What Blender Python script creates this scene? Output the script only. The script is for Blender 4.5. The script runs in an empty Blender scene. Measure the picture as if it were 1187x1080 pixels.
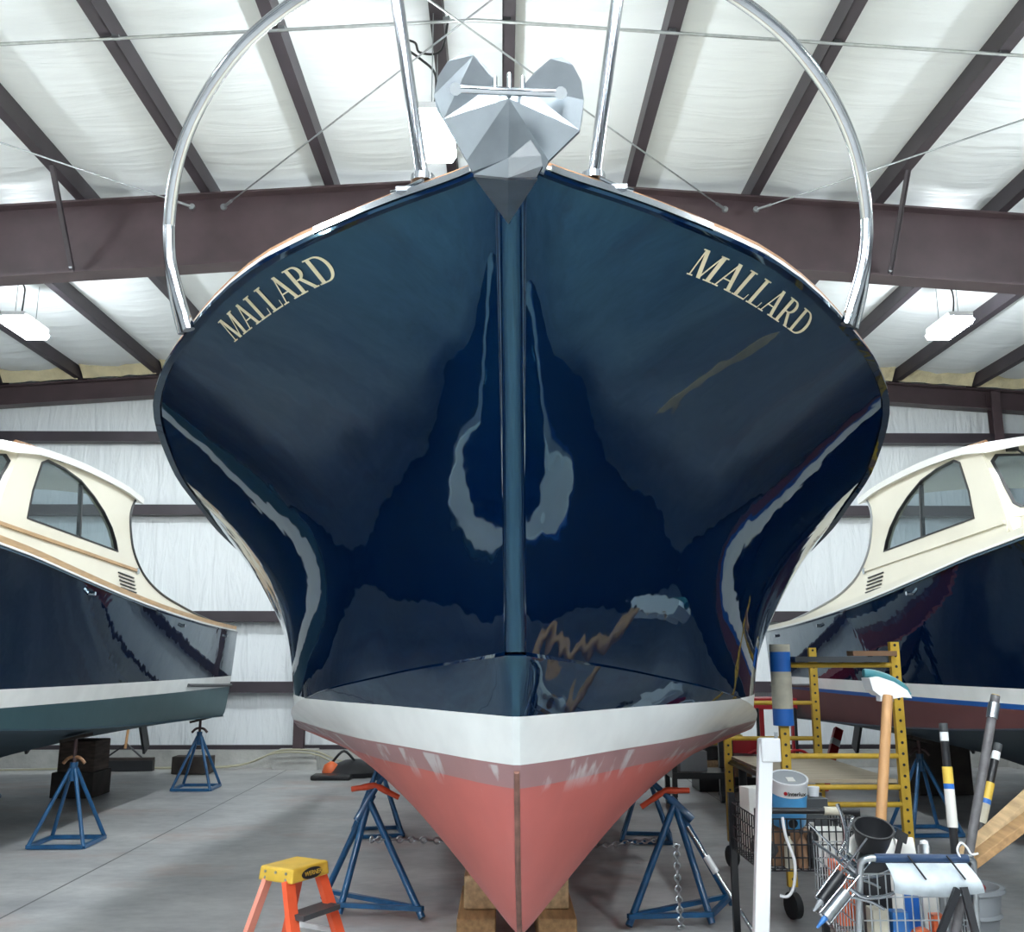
import bpy, bmesh, math, random
from math import sin, cos, pi, radians, sqrt, atan2
from mathutils import Vector, Matrix
from mathutils.geometry import tessellate_polygon
random.seed(7)
S = bpy.context.scene
COL = S.collection

# ------------------------------------------------------------------ camera, light, exposure
PITCH, YAW, EYE, FOC = radians(11.46), radians(-0.6), 1.5, 1100.0
cam_data = bpy.data.cameras.new('camera')
cam = bpy.data.objects.new('camera', cam_data)
COL.objects.link(cam)
cam.location = (0, 0, EYE)
cam.rotation_euler = (pi / 2 + PITCH, 0, YAW)
cam_data.sensor_width = 36.0
cam_data.lens = 36.0 * FOC / 1187.0
cam_data.clip_start = 0.05
S.camera = cam

world = bpy.data.worlds.new('world')
S.world = world
world.use_nodes = True
world.node_tree.nodes['Background'].inputs[0].default_value = (0.75, 0.87, 1.0, 1)
world.node_tree.nodes['Background'].inputs[1].default_value = 0.0
LAMP = 205.0            # strength of the glowing lenses of the high bay lights
LAMP_COLOR = (0.90, 0.97, 1.0, 1)
S.view_settings.view_transform = 'Standard'
S.view_settings.look = 'None'
S.view_settings.exposure = 0.0
S.view_settings.gamma = 1.0
S.view_settings.use_curve_mapping = False
S.cycles.diffuse_bounces = 6
S.cycles.max_bounces = 12
S.cycles.sample_clamp_indirect = 6.0


def measure(x, y, depth):
    """The point of the place seen at photo pixel (x, y), DEPTH metres in front of the lens plane's wall distance (world Y)."""
    f = Vector((-sin(YAW) * cos(PITCH), cos(YAW) * cos(PITCH), sin(PITCH)))
    r = Vector((cos(YAW), sin(YAW), 0))
    u = r.cross(f)
    d = f + r * ((x - 593.5) / FOC) - u * ((y - 540) / FOC)
    return Vector((0, 0, EYE)) + d * (depth / d.y)


# ------------------------------------------------------------------ materials
MATS = {}


def mat(name, color, rough=0.5, metal=0.0, coat=0.0, spec=0.5, var=0.0, vscale=8.0, bump=0.0, bscale=30.0, stretch=(1, 1, 1),
        bdist=0.02, emit=0.0, coat_rough=0.03):
    m = bpy.data.materials.new(name)
    m.use_nodes = True
    nt = m.node_tree
    b = nt.nodes['Principled BSDF']
    b.inputs['Base Color'].default_value = (*color, 1)
    b.inputs['Roughness'].default_value = rough
    b.inputs['Metallic'].default_value = metal
    b.inputs['Coat Weight'].default_value = coat
    b.inputs['Coat Roughness'].default_value = coat_rough
    b.inputs['Specular IOR Level'].default_value = spec
    if emit:
        b.inputs['Emission Color'].default_value = LAMP_COLOR
        b.inputs['Emission Strength'].default_value = emit
    tc = nt.nodes.new('ShaderNodeTexCoord')
    mp = nt.nodes.new('ShaderNodeMapping')
    mp.inputs['Scale'].default_value = stretch
    nt.links.new(tc.outputs['Object'], mp.inputs['Vector'])
    if var:
        n = nt.nodes.new('ShaderNodeTexNoise')
        n.inputs['Scale'].default_value = vscale
        n.inputs['Detail'].default_value = 5
        nt.links.new(mp.outputs[0], n.inputs['Vector'])
        rmp = nt.nodes.new('ShaderNodeValToRGB')
        rmp.color_ramp.elements[0].position = 0.3
        rmp.color_ramp.elements[1].position = 0.7
        rmp.color_ramp.elements[0].color = (*[c * (1 - var) for c in color], 1)
        rmp.color_ramp.elements[1].color = (*[min(1, c * (1 + var)) for c in color], 1)
        nt.links.new(n.outputs['Fac'], rmp.inputs[0])
        nt.links.new(rmp.outputs[0], b.inputs['Base Color'])
    if bump:
        n2 = nt.nodes.new('ShaderNodeTexNoise')
        n2.inputs['Scale'].default_value = bscale
        n2.inputs['Detail'].default_value = 4
        nt.links.new(mp.outputs[0], n2.inputs['Vector'])
        bp = nt.nodes.new('ShaderNodeBump')
        bp.inputs['Strength'].default_value = bump
        bp.inputs['Distance'].default_value = bdist
        nt.links.new(n2.outputs['Fac'], bp.inputs['Height'])
        nt.links.new(bp.outputs[0], b.inputs['Normal'])
    MATS[name] = m
    return m


def hull_material(name, bands, rough=0.04, scuff=False):
    """Gloss hull paint: BANDS is a list of (lowest z of the band, colour, roughness) from the keel up."""
    m = mat(name, (0, 0, 0), rough)
    nt = m.node_tree
    b = nt.nodes['Principled BSDF']
    tc = nt.nodes.new('ShaderNodeTexCoord')
    sx = nt.nodes.new('ShaderNodeSeparateXYZ')
    nt.links.new(tc.outputs['Object'], sx.inputs[0])
    ns = nt.nodes.new('ShaderNodeTexNoise')
    ns.inputs['Scale'].default_value = 5.0
    ns.inputs['Detail'].default_value = 6
    nt.links.new(tc.outputs['Object'], ns.inputs['Vector'])
    mr = nt.nodes.new('ShaderNodeMapRange')
    mr.inputs['From Min'].default_value = 0
    mr.inputs['From Max'].default_value = 3
    nt.links.new(sx.outputs['Z'], mr.inputs['Value'])
    cr = nt.nodes.new('ShaderNodeValToRGB')
    rr = nt.nodes.new('ShaderNodeValToRGB')
    for ramp, pick in ((cr, lambda t: (*t[1], 1)), (rr, lambda t: (t[2], t[2], t[2], 1))):
        ramp.color_ramp.interpolation = 'CONSTANT'
        el = ramp.color_ramp.elements
        el[0].position, el[0].color = 0.0, pick(bands[0])
        for i, t in enumerate(bands[1:]):
            e = el[1] if i == 0 else el.new(t[0] / 3)
            e.position, e.color = t[0] / 3, pick(t)
        nt.links.new(mr.outputs[0], ramp.inputs[0])
    nt.links.new(rr.outputs[0], b.inputs['Roughness'])
    vr = nt.nodes.new('ShaderNodeMapRange')
    vr.inputs['To Min'].default_value = 0.75
    vr.inputs['To Max'].default_value = 1.25
    nt.links.new(ns.outputs['Fac'], vr.inputs['Value'])
    mx = nt.nodes.new('ShaderNodeMix')
    mx.data_type = 'RGBA'
    mx.blend_type = 'MULTIPLY'
    mx.inputs[0].default_value = 0.6
    nt.links.new(cr.outputs[0], mx.inputs[6])
    nt.links.new(vr.outputs[0], mx.inputs[7])
    out = mx.outputs[2]
    if scuff:
        # pale sanded scuffs along the line just under the boot stripe
        st = nt.nodes.new('ShaderNodeTexNoise')
        st.inputs['Scale'].default_value = 9.0
        st.inputs['Detail'].default_value = 6
        mp = nt.nodes.new('ShaderNodeMapping')
        mp.inputs['Scale'].default_value = (1.0, 1.0, 0.35)
        nt.links.new(tc.outputs['Object'], mp.inputs[0])
        nt.links.new(mp.outputs[0], st.inputs['Vector'])
        th = nt.nodes.new('ShaderNodeMapRange')
        th.inputs['From Min'].default_value = 0.52
        th.inputs['From Max'].default_value = 0.6
        nt.links.new(st.outputs['Fac'], th.inputs['Value'])
        z1 = nt.nodes.new('ShaderNodeMapRange')
        z1.inputs['From Min'].default_value = 1.02
        z1.inputs['From Max'].default_value = 1.10
        nt.links.new(sx.outputs['Z'], z1.inputs['Value'])
        z2 = nt.nodes.new('ShaderNodeMapRange')
        z2.inputs['From Min'].default_value = 1.141
        z2.inputs['From Max'].default_value = 1.139
        nt.links.new(sx.outputs['Z'], z2.inputs['Value'])
        m1 = nt.nodes.new('ShaderNodeMath'); m1.operation = 'MULTIPLY'
        m2 = nt.nodes.new('ShaderNodeMath'); m2.operation = 'MULTIPLY'
        m3 = nt.nodes.new('ShaderNodeMath'); m3.operation = 'MULTIPLY'; m3.inputs[1].default_value = 0.85
        nt.links.new(z1.outputs[0], m1.inputs[0]); nt.links.new(z2.outputs[0], m1.inputs[1])
        nt.links.new(m1.outputs[0], m2.inputs[0]); nt.links.new(th.outputs[0], m2.inputs[1])
        nt.links.new(m2.outputs[0], m3.inputs[0])
        mx2 = nt.nodes.new('ShaderNodeMix'); mx2.data_type = 'RGBA'
        nt.links.new(m3.outputs[0], mx2.inputs[0])
        nt.links.new(out, mx2.inputs[6])
        mx2.inputs[7].default_value = (0.50, 0.46, 0.46, 1)
        out = mx2.outputs[2]
    nt.links.new(out, b.inputs['Base Color'])
    # the long shallow unfairness of a hand sprayed hull
    n3 = nt.nodes.new('ShaderNodeTexNoise')
    n3.inputs['Scale'].default_value = 2.2
    n3.inputs['Detail'].default_value = 3
    nt.links.new(tc.outputs['Object'], n3.inputs['Vector'])
    bp = nt.nodes.new('ShaderNodeBump')
    bp.inputs['Strength'].default_value = 0.10
    bp.inputs['Distance'].default_value = 0.05
    nt.links.new(n3.outputs['Fac'], bp.inputs['Height'])
    nt.links.new(bp.outputs[0], b.inputs['Normal'])
    b.inputs['IOR'].default_value = 1.75
    b.inputs['Specular Tint'].default_value = (.36, .80, 1, 1)
    return m


NAVY = (0.0003, 0.0055, 0.025)
WHITE = (0.86, 0.87, 0.85)
hull_material('hull_red_bottom', [(0, (0.47, 0.105, 0.08), .55), (1.065, (0.32, 0.16, 0.155), .5), (1.14, WHITE, .2), (1.305, NAVY, .03)], scuff=True)
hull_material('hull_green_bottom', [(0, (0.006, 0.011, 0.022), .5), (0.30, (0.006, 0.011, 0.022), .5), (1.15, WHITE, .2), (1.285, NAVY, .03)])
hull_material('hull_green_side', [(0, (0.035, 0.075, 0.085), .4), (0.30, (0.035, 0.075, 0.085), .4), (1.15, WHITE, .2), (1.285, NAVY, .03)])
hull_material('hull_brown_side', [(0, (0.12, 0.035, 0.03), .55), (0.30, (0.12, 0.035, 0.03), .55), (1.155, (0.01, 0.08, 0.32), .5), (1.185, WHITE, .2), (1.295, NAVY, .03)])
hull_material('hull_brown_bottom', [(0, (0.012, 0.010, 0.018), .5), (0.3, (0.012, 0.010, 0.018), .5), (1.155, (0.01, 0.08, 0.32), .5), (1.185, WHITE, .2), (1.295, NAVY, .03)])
mat('cream_gelcoat', (0.78, 0.74, 0.62), .25, coat=.3, var=.03, vscale=2)
mat('white_gelcoat', (0.82, 0.82, 0.80), .25, coat=.3)
mat('teak', (0.30, 0.15, 0.07), .45, var=.25, vscale=6, stretch=(12, 1, 12))
mat('teak_pale', (0.46, 0.30, 0.16), .45, var=.2, vscale=6, stretch=(12, 1, 12))
mat('gold_leaf', (0.72, 0.64, 0.42), .4, metal=.0)
mat('steel_polished', (0.62, 0.66, 0.69), .12, metal=1)
mat('steel_plate', (0.36, 0.40, 0.43), .38, metal=1, var=.12, vscale=9, bump=.05, bscale=20)
mat('rail_steel', (0.52, 0.55, 0.58), .14, metal=1)
mat('galvanised', (0.45, 0.48, 0.50), .38, metal=1, var=.15, vscale=20)
mat('brown_steel', (0.062, 0.040, 0.046), .5, var=.2, vscale=3)
mat('brown_steel_dark', (0.036, 0.028, 0.036), .5, var=.2, vscale=3)
mat('stand_blue', (0.010, 0.085, 0.21), .35, coat=.3, var=.25, vscale=12)
mat('stand_orange', (0.75, 0.09, 0.03), .4, var=.1, vscale=20)
mat('stand_rust', (0.10, 0.06, 0.06), .6, var=.3, vscale=20)
mat('ladder_orange', (0.78, 0.11, 0.04), .45, var=.08, vscale=10)
mat('ladder_orange_lit', (0.78, 0.30, 0.22), .5)  # the ladder orange made paler, light falling on the rail put into the colour
mat('ladder_yellow', (0.62, 0.40, 0.05), .45, var=.1, vscale=14)
mat('scaffold_yellow', (0.60, 0.38, 0.035), .45, var=.15, vscale=14)
mat('plywood', (0.42, 0.36, 0.27), .7, var=.12, vscale=3, stretch=(1, 7, 1))
mat('timber', (0.34, 0.20, 0.09), .75, var=.3, vscale=4, stretch=(9, 1, 9))
mat('timber_weathered', (0.085, 0.062, 0.05), .8, var=.45, vscale=3, stretch=(2, 1, 9))
mat('timber_pale', (0.52, 0.36, 0.20), .7, var=.25, vscale=4, stretch=(9, 1, 9))
mat('timber_dark', (0.045, 0.035, 0.03), .8, var=.4, vscale=5)
mat('wood_handle', (0.55, 0.30, 0.13), .5, var=.12, vscale=5, stretch=(8, 8, 1))
mat('black_plastic', (0.012, 0.013, 0.016), .4)
mat('black_metal', (0.010, 0.011, 0.014), .35, coat=.2)
mat('black_rubber', (0.016, 0.017, 0.02), .5)
mat('grey_plastic', (0.30, 0.32, 0.34), .5)
mat('dark_grey', (0.05, 0.055, 0.06), .5)
mat('white_plastic', (0.80, 0.82, 0.84), .35)
mat('paper_white', (0.75, 0.74, 0.70), .8)
mat('masking_paper', (0.50, 0.47, 0.38), .8, var=.15, vscale=14)
mat('tape_blue', (0.015, 0.13, 0.48), .5)
mat('paint_blue', (0.06, 0.28, 0.55), .35, coat=.3, var=.1, vscale=20)
mat('blue_plastic', (0.03, 0.16, 0.45), .4)
mat('handle_blue', (0.010, 0.035, 0.09), .35)
mat('orange_plastic', (0.80, 0.16, 0.05), .4)
mat('yellow_plastic', (0.75, 0.52, 0.08), .4)
mat('stem_rust', (0.17, 0.08, 0.06), .7, var=.4, vscale=14)
mat('flap_plastic', (0.50, 0.56, 0.60), .3, var=.25, vscale=12)
mat('teal_rubber', (0.04, 0.19, 0.22), .5)
mat('red_paint', (0.38, 0.012, 0.02), .4)
mat('brown_card', (0.20, 0.11, 0.06), .8)
mat('steel_grey_pole', (0.11, 0.105, 0.11), .5, var=.3, vscale=25)
mat('concrete_curb', (0.42, 0.42, 0.40), .85, var=.18, vscale=4, bump=.3, bscale=20)
mat('yellow_hose', (0.50, 0.36, 0.10), .6)
mat('pale_hose', (0.40, 0.38, 0.27), .6)
mat('lens_glow', (0.9, 0.9, 0.9), .4, emit=LAMP)
mat('foam_yellow', (0.62, 0.55, 0.36), .9, var=.12, vscale=5, bump=.6, bscale=8, bdist=.05)
mat('dark_door', (0.025, 0.027, 0.03), .6, var=.2, vscale=1)


def glass_material(name, tint, alpha):
    m = bpy.data.materials.new(name)
    m.use_nodes = True
    nt = m.node_tree
    b = nt.nodes['Principled BSDF']
    out = nt.nodes['Material Output']
    b.inputs['Base Color'].default_value = (*[t * .15 for t in tint], 1)
    b.inputs['Roughness'].default_value = .03
    tr = nt.nodes.new('ShaderNodeBsdfTransparent')
    tr.inputs[0].default_value = (*tint, 1)
    mx = nt.nodes.new('ShaderNodeMixShader')
    mx.inputs[0].default_value = alpha
    nt.links.new(tr.outputs[0], mx.inputs[1])
    nt.links.new(b.outputs[0], mx.inputs[2])
    nt.links.new(mx.outputs[0], out.inputs['Surface'])
    MATS[name] = m


glass_material('window_glass', (0.74, 0.81, 0.84), .22)
glass_material('clear_wrap', (0.85, 0.87, 0.88), .35)


def floor_material():
    m = mat('floor_concrete', (0.2, 0.2, 0.2), .42)
    nt = m.node_tree
    b = nt.nodes['Principled BSDF']
    tc = nt.nodes.new('ShaderNodeTexCoord')
    def noise(scale, detail, stretch=(1, 1, 1), rough=.55):
        mp = nt.nodes.new('ShaderNodeMapping'); mp.inputs['Scale'].default_value = stretch
        nt.links.new(tc.outputs['Object'], mp.inputs[0])
        n = nt.nodes.new('ShaderNodeTexNoise')
        n.inputs['Scale'].default_value = scale; n.inputs['Detail'].default_value = detail
        n.inputs['Roughness'].default_value = rough
        nt.links.new(mp.outputs[0], n.inputs['Vector'])
        return n.outputs['Fac']
    def ramp(src, p0, c0, p1, c1):
        r = nt.nodes.new('ShaderNodeValToRGB')
        r.color_ramp.elements[0].position, r.color_ramp.elements[0].color = p0, (*c0, 1)
        r.color_ramp.elements[1].position, r.color_ramp.elements[1].color = p1, (*c1, 1)
        nt.links.new(src, r.inputs[0])
        return r.outputs[0]
    def mixc(a, c, fac, mode='MULTIPLY'):
        x = nt.nodes.new('ShaderNodeMix'); x.data_type = 'RGBA'; x.blend_type = mode
        if isinstance(fac, float): x.inputs[0].default_value = fac
        else: nt.links.new(fac, x.inputs[0])
        nt.links.new(a, x.inputs[6])
        if isinstance(c, tuple): x.inputs[7].default_value = (*c, 1)
        else: nt.links.new(c, x.inputs[7])
        return x.outputs[2]
    base = ramp(noise(1.0, 9, (.8, 1.3, 1), .62), .3, (.31, .315, .325), .72, (.57, .57, .56))
    base = mixc(base, ramp(noise(9, 8, (.8, 1.3, 1), .65), .35, (.84, .84, .85), .7, (1.08, 1.08, 1.07)), .9)
    # rusty tread marks
    base = mixc(base, (.40, .27, .23), ramp(noise(.8, 7, (.8, 1.4, 1), .65), .54, (0, 0, 0), .70, (.6, .6, .6)), 'MIX')
    # dark spills
    base = mixc(base, (.07, .07, .075), ramp(noise(2.3, 9, (.8, 1.3, 1), .7), .66, (0, 0, 0), .76, (.5, .5, .5)), 'MIX')
    # sawn joints
    sx = nt.nodes.new('ShaderNodeSeparateXYZ')
    nt.links.new(tc.outputs['Object'], sx.inputs[0])
    def joint(axis, off, period):
        a = nt.nodes.new('ShaderNodeMath'); a.operation = 'ADD'; a.inputs[1].default_value = -off + period * 40.5
        nt.links.new(sx.outputs[axis], a.inputs[0])
        p = nt.nodes.new('ShaderNodeMath'); p.operation = 'MODULO'; p.inputs[1].default_value = period
        nt.links.new(a.outputs[0], p.inputs[0])
        c = nt.nodes.new('ShaderNodeMath'); c.operation = 'COMPARE'; c.inputs[1].default_value = period / 2; c.inputs[2].default_value = .008
        nt.links.new(p.outputs[0], c.inputs[0])
        return c.outputs[0]
    base = mixc(base, (.10, .10, .105), joint('X', 2.35, 5.30), 'MIX')
    nt.links.new(base, b.inputs['Base Color'])
    rr = nt.nodes.new('ShaderNodeMapRange'); rr.inputs['To Min'].default_value = .28; rr.inputs['To Max'].default_value = .6
    nt.links.new(noise(3, 5), rr.inputs['Value'])
    nt.links.new(rr.outputs[0], b.inputs['Roughness'])
    return m


def vinyl_material(name, stretch, strength, scale=2.0):
    """White vinyl faced insulation: fine gathered wrinkles."""
    m = mat(name, (0.82, 0.86, 0.885), .45)
    nt = m.node_tree
    b = nt.nodes['Principled BSDF']
    tc = nt.nodes.new('ShaderNodeTexCoord')
    mp = nt.nodes.new('ShaderNodeMapping'); mp.inputs['Scale'].default_value = stretch
    nt.links.new(tc.outputs['Object'], mp.inputs[0])
    n = nt.nodes.new('ShaderNodeTexNoise')
    n.inputs['Scale'].default_value = scale; n.inputs['Detail'].default_value = 5; n.inputs['Distortion'].default_value = .8
    nt.links.new(mp.outputs[0], n.inputs['Vector'])
    n2 = nt.nodes.new('ShaderNodeTexNoise')
    n2.inputs['Scale'].default_value = 1.1; n2.inputs['Detail'].default_value = 2
    nt.links.new(tc.outputs['Object'], n2.inputs['Vector'])
    ad = nt.nodes.new('ShaderNodeMath'); ad.operation = 'ADD'
    nt.links.new(n.outputs['Fac'], ad.inputs[0]); nt.links.new(n2.outputs['Fac'], ad.inputs[1])
    bp = nt.nodes.new('ShaderNodeBump'); bp.inputs['Strength'].default_value = strength; bp.inputs['Distance'].default_value = .1
    nt.links.new(ad.outputs[0], bp.inputs['Height'])
    nt.links.new(bp.outputs[0], b.inputs['Normal'])
    return m


floor_material()
vinyl_material('roof_vinyl', (.30, 2.6, 1), .30, 1.6)
vinyl_material('wall_vinyl', (3, 1, .5), .5, 2.4)


# ------------------------------------------------------------------ mesh helpers
class MB:
    def __init__(self):
        self.v, self.f, self.m = [], [], []

    def add(self, verts, faces, mi=0):
        o = len(self.v)
        self.v += [tuple(p) for p in verts]
        self.f += [tuple(i + o for i in f) for f in faces]
        self.m += [mi] * len(faces)
        return self

    def box(self, c, s, rot=None, mi=0, taper=1.0):
        x, y, z = s[0] / 2, s[1] / 2, s[2] / 2
        t = taper
        P = [(-x, -y, -z), (x, -y, -z), (x, y, -z), (-x, y, -z), (-x * t, -y * t, z), (x * t, -y * t, z), (x * t, y * t, z), (-x * t, y * t, z)]
        R = rot if rot is not None else Matrix.Identity(3)
        c = Vector(c)
        return self.add([c + R @ Vector(p) for p in P], [(0, 3, 2, 1), (4, 5, 6, 7), (0, 1, 5, 4), (1, 2, 6, 5), (2, 3, 7, 6), (3, 0, 4, 7)], mi)

    def bar(self, a, b, w, h=None, up=(0, 0, 1), mi=0):
        a, b = Vector(a), Vector(b)
        d = b - a
        L = d.length
        z = d.normalized()
        upv = Vector(up)
        if abs(z.dot(upv)) > .98:
            upv = Vector((0, 1, 0))
        x = upv.cross(z).normalized()
        y = z.cross(x)
        R = Matrix((x, y, z)).transposed()
        return self.box((a + b) / 2, (w, h or w, L), R, mi)

    def tube(self, pts, r, n=8, mi=0, closed=False, caps=True):
        pts = [Vector(p) for p in pts]
        rs = r if isinstance(r, (list, tuple)) else [r] * len(pts)
        N = len(pts)
        prev = None
        V = []
        for i, p in enumerate(pts):
            if closed:
                d = pts[(i + 1) % N] - pts[i - 1]
            else:
                d = pts[min(i + 1, N - 1)] - pts[max(i - 1, 0)]
            d = d.normalized() if d.length > 1e-9 else Vector((0, 0, 1))
            if prev is None:
                ref = Vector((0, 0, 1)) if abs(d.z) < .9 else Vector((1, 0, 0))
                x = ref.cross(d).normalized()
            else:
                x = (prev - d * prev.dot(d)).normalized()
            prev = x
            y = d.cross(x)
            V += [p + (x * cos(2 * pi * k / n) + y * sin(2 * pi * k / n)) * rs[i] for k in range(n)]
        F = []
        for i in range(N if closed else N - 1):
            j = (i + 1) % N
            F += [(i * n + k, i * n + (k + 1) % n, j * n + (k + 1) % n, j * n + k) for k in range(n)]
        if caps and not closed:
            F += [tuple(range(n))[::-1], tuple((N - 1) * n + k for k in range(n))]
        return self.add(V, F, mi)

    def lathe(self, c, prof, n=20, mi=0, axis=None):
        """PROF: (radius, height) pairs around the axis through C."""
        c = Vector(c)
        R = Vector((0, 0, 1)).rotation_difference(Vector(axis)).to_matrix() if axis is not None else Matrix.Identity(3)
        V = [c + R @ Vector((r * cos(2 * pi * k / n), r * sin(2 * pi * k / n), h)) for r, h in prof for k in range(n)]
        F = [(i * n + k, i * n + (k + 1) % n, (i + 1) * n + (k + 1) % n, (i + 1) * n + k) for i in range(len(prof) - 1) for k in range(n)]
        F += [tuple(range(n))[::-1], tuple((len(prof) - 1) * n + k for k in range(n))]
        return self.add(V, F, mi)

    def grid(self, P, mi=0, flip=False):
        rows, cols = len(P), len(P[0])
        F = []
        for i in range(rows - 1):
            for j in range(cols - 1):
                q = (i * cols + j, i * cols + j + 1, (i + 1) * cols + j + 1, (i + 1) * cols + j)
                F.append(q[::-1] if flip else q)
        return self.add([p for r in P for p in r], F, mi)

    def plate(self, outer, holes, to3d, thick, mi=0):
        """A sheet with holes: 2-D outlines, TO3D(u, v, w) places them; w runs 0..thick."""
        loops = [outer] + holes
        flat = [p for l in loops for p in l]
        tris = tessellate_polygon([[Vector((*p, 0)) for p in l] for l in loops])
        n = len(flat)
        V = [to3d(u, v, 0) for u, v in flat] + [to3d(u, v, thick) for u, v in flat]
        F = [tuple(t) for t in tris] + [tuple(i + n for i in t[::-1]) for t in tris]
        o = 0
        for l in loops:
            k = len(l)
            F += [(o + i, o + (i + 1) % k, o + (i + 1) % k + n, o + i + n) for i in range(k)]
            o += k
        return self.add(V, F, mi)

    def build(self, name, mats, parent=None, smooth=None, bevel=0.0):
        me = bpy.data.meshes.new(name)
        me.from_pydata(self.v, [], self.f)
        if isinstance(mats, str):
            mats = [mats]
        for m in mats:
            me.materials.append(MATS[m])
        me.polygons.foreach_set('material_index', self.m)
        bm = bmesh.new()
        bm.from_mesh(me)
        bmesh.ops.recalc_face_normals(bm, faces=bm.faces)
        if smooth is not None:
            a = radians(smooth)
            for f in bm.faces:
                f.smooth = True
            for e in bm.edges:
                e.smooth = len(e.link_faces) == 2 and e.calc_face_angle(0) < a
        bm.to_mesh(me)
        bm.free()
        o = bpy.data.objects.new(name, me)
        COL.objects.link(o)
        if parent is not None:
            o.parent = parent
        if bevel:
            b = o.modifiers.new('bevel', 'BEVEL')
            b.width = bevel
            b.segments = 2
            b.limit_method = 'ANGLE'
            b.angle_limit = radians(40)
        return o


def tag(o, label=None, cat=None, group=None, kind=None):
    for k, v in (('label', label), ('category', cat), ('group', group), ('kind', kind)):
        if v:
            o[k] = v
    return o


def thing(name, label, cat, loc=(0, 0, 0), rz=0.0, group=None):
    o = bpy.data.objects.new(name, None)
    COL.objects.link(o)
    o.location = loc
    o.rotation_euler = (0, 0, rz)
    o.empty_display_size = .1
    return tag(o, label, cat, group)


def struct(name, mb, mats, smooth=None):
    return tag(mb.build(name, mats, None, smooth), kind='structure')


def kids(o):
    return [c for c in bpy.data.objects if c.parent is o]


def dup(root, loc, rz, label, group=None):
    r = root.copy()
    COL.objects.link(r)
    r.location = loc
    r.rotation_euler = (0, 0, rz)
    r['label'] = label
    if group:
        r['group'] = group
    for ch in kids(root):
        c = ch.copy()
        COL.objects.link(c)
        c.parent = r
        for g in kids(ch):
            d = g.copy()
            COL.objects.link(d)
            d.parent = c
    return r


def curve_pts(pts, n=6):
    """A smooth Catmull-Rom path through PTS."""
    P = [Vector(p) for p in pts]
    out = []
    for i in range(len(P) - 1):
        a, b, c, d = P[max(i - 1, 0)], P[i], P[i + 1], P[min(i + 2, len(P) - 1)]
        for k in range(n):
            t = k / n
            out.append(.5 * ((2 * b) + (c - a) * t + (2 * a - 5 * b + 4 * c - d) * t * t + (3 * b - a - 3 * c + d) * t ** 3))
    out.append(P[-1])
    return out


def text_mesh(name, body, size, material, parent, origin, right, up, extrude=.0006, spacing=1.0, bold=0.0):
    """Small sans lettering standing on a surface: ORIGIN is the left end of the baseline."""
    cu = bpy.data.curves.new(name, 'FONT')
    cu.body = body
    cu.size = size
    cu.extrude = extrude
    cu.offset = bold
    cu.space_character = spacing
    cu.materials.append(MATS[material])
    tmp = bpy.data.objects.new(name + '_curve', cu)
    me = bpy.data.meshes.new_from_object(tmp)
    bpy.data.objects.remove(tmp)
    o = bpy.data.objects.new(name, me)
    COL.objects.link(o)
    r, u = Vector(right).normalized(), Vector(up).normalized()
    n = r.cross(u)
    M = Matrix((r, u, n)).transposed().to_4x4()
    M.translation = Vector(origin)
    o.parent = parent
    o.matrix_local = M
    return o


# ------------------------------------------------------------------ the building
RIDGE_X, RIDGE_Z, SLOPE = -0.2, 6.04, 0.068
BACK_Y, FRONT_Y, SIDE_X = 14.05, -12.0, 12.5


def roof_z(x):
    return RIDGE_Z - SLOPE * abs(x - RIDGE_X)


mb = MB().box((0, 1, -.1), (26, 28, .2))
struct('floor', mb, 'floor_concrete')

PURLINS = sorted([-.44 - 1.18 * k for k in range(11)] + [.0 + 1.19 * k for k in range(11)])
# the vinyl blanket hangs in a shallow belly between every two purlins
xs = []
for a, b in zip([-12.6] + PURLINS, PURLINS + [12.6]):
    for k in range(6):
        t = k / 6
        xs.append((a + (b - a) * t, .055 * min(b - a, 1) * sin(pi * t) ** .8))
xs.append((12.6, 0))
ys = [FRONT_Y + (BACK_Y - FRONT_Y) * i / 60 for i in range(61)]
rng = random.Random(3)
jit = [[rng.uniform(-.006, .006) for _ in xs] for _ in ys]
P = [[(x, y, roof_z(x) + .175 - d + (jit[i][j] if d else 0)) for j, (x, d) in enumerate(xs)] for i, y in enumerate(ys)]
struct('ceiling', MB().grid(P), 'roof_vinyl', 60)
mb = MB()
P = [[(x, y, roof_z(x) + .26) for x in (-13, RIDGE_X, 13)] for y in (FRONT_Y - .3, BACK_Y + .5)]
struct('roof', mb.grid(P), 'brown_steel')

# back wall: sheets of vinyl between the girts
P = []
for i in range(41):
    z = .22 + i * (5.9 - .22) / 40
    P.append([(-12.6 + j * .2, BACK_Y + .02 * sin(j * 1.7 + i * .3) * .5, z) for j in range(127)])
struct('wall_back', MB().grid(P), 'wall_vinyl', 70)
struct('wall_left', MB().box((-SIDE_X - .1, 1, 2.8), (.2, 27, 5.6)), 'wall_vinyl')
struct('wall_right', MB().box((SIDE_X + .1, 1, 2.8), (.2, 27, 5.6)), 'wall_vinyl')
struct('wall_front', MB().box((0, FRONT_Y - .1, 3.1), (26, .2, 6.2)), 'dark_door')
struct('baseboard_back', MB().box((0, BACK_Y - .06, .12), (25, .24, .24)), 'concrete_curb')
struct('trim_sill', MB().box((0, BACK_Y - .05, .27), (25, .1, .055)), 'brown_steel_dark')
for z in (1.10, 2.095, 3.645, 4.75):
    struct('wall_girt', MB().box((0, BACK_Y - .10, z), (25, .2, .15)), 'brown_steel_dark')
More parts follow.
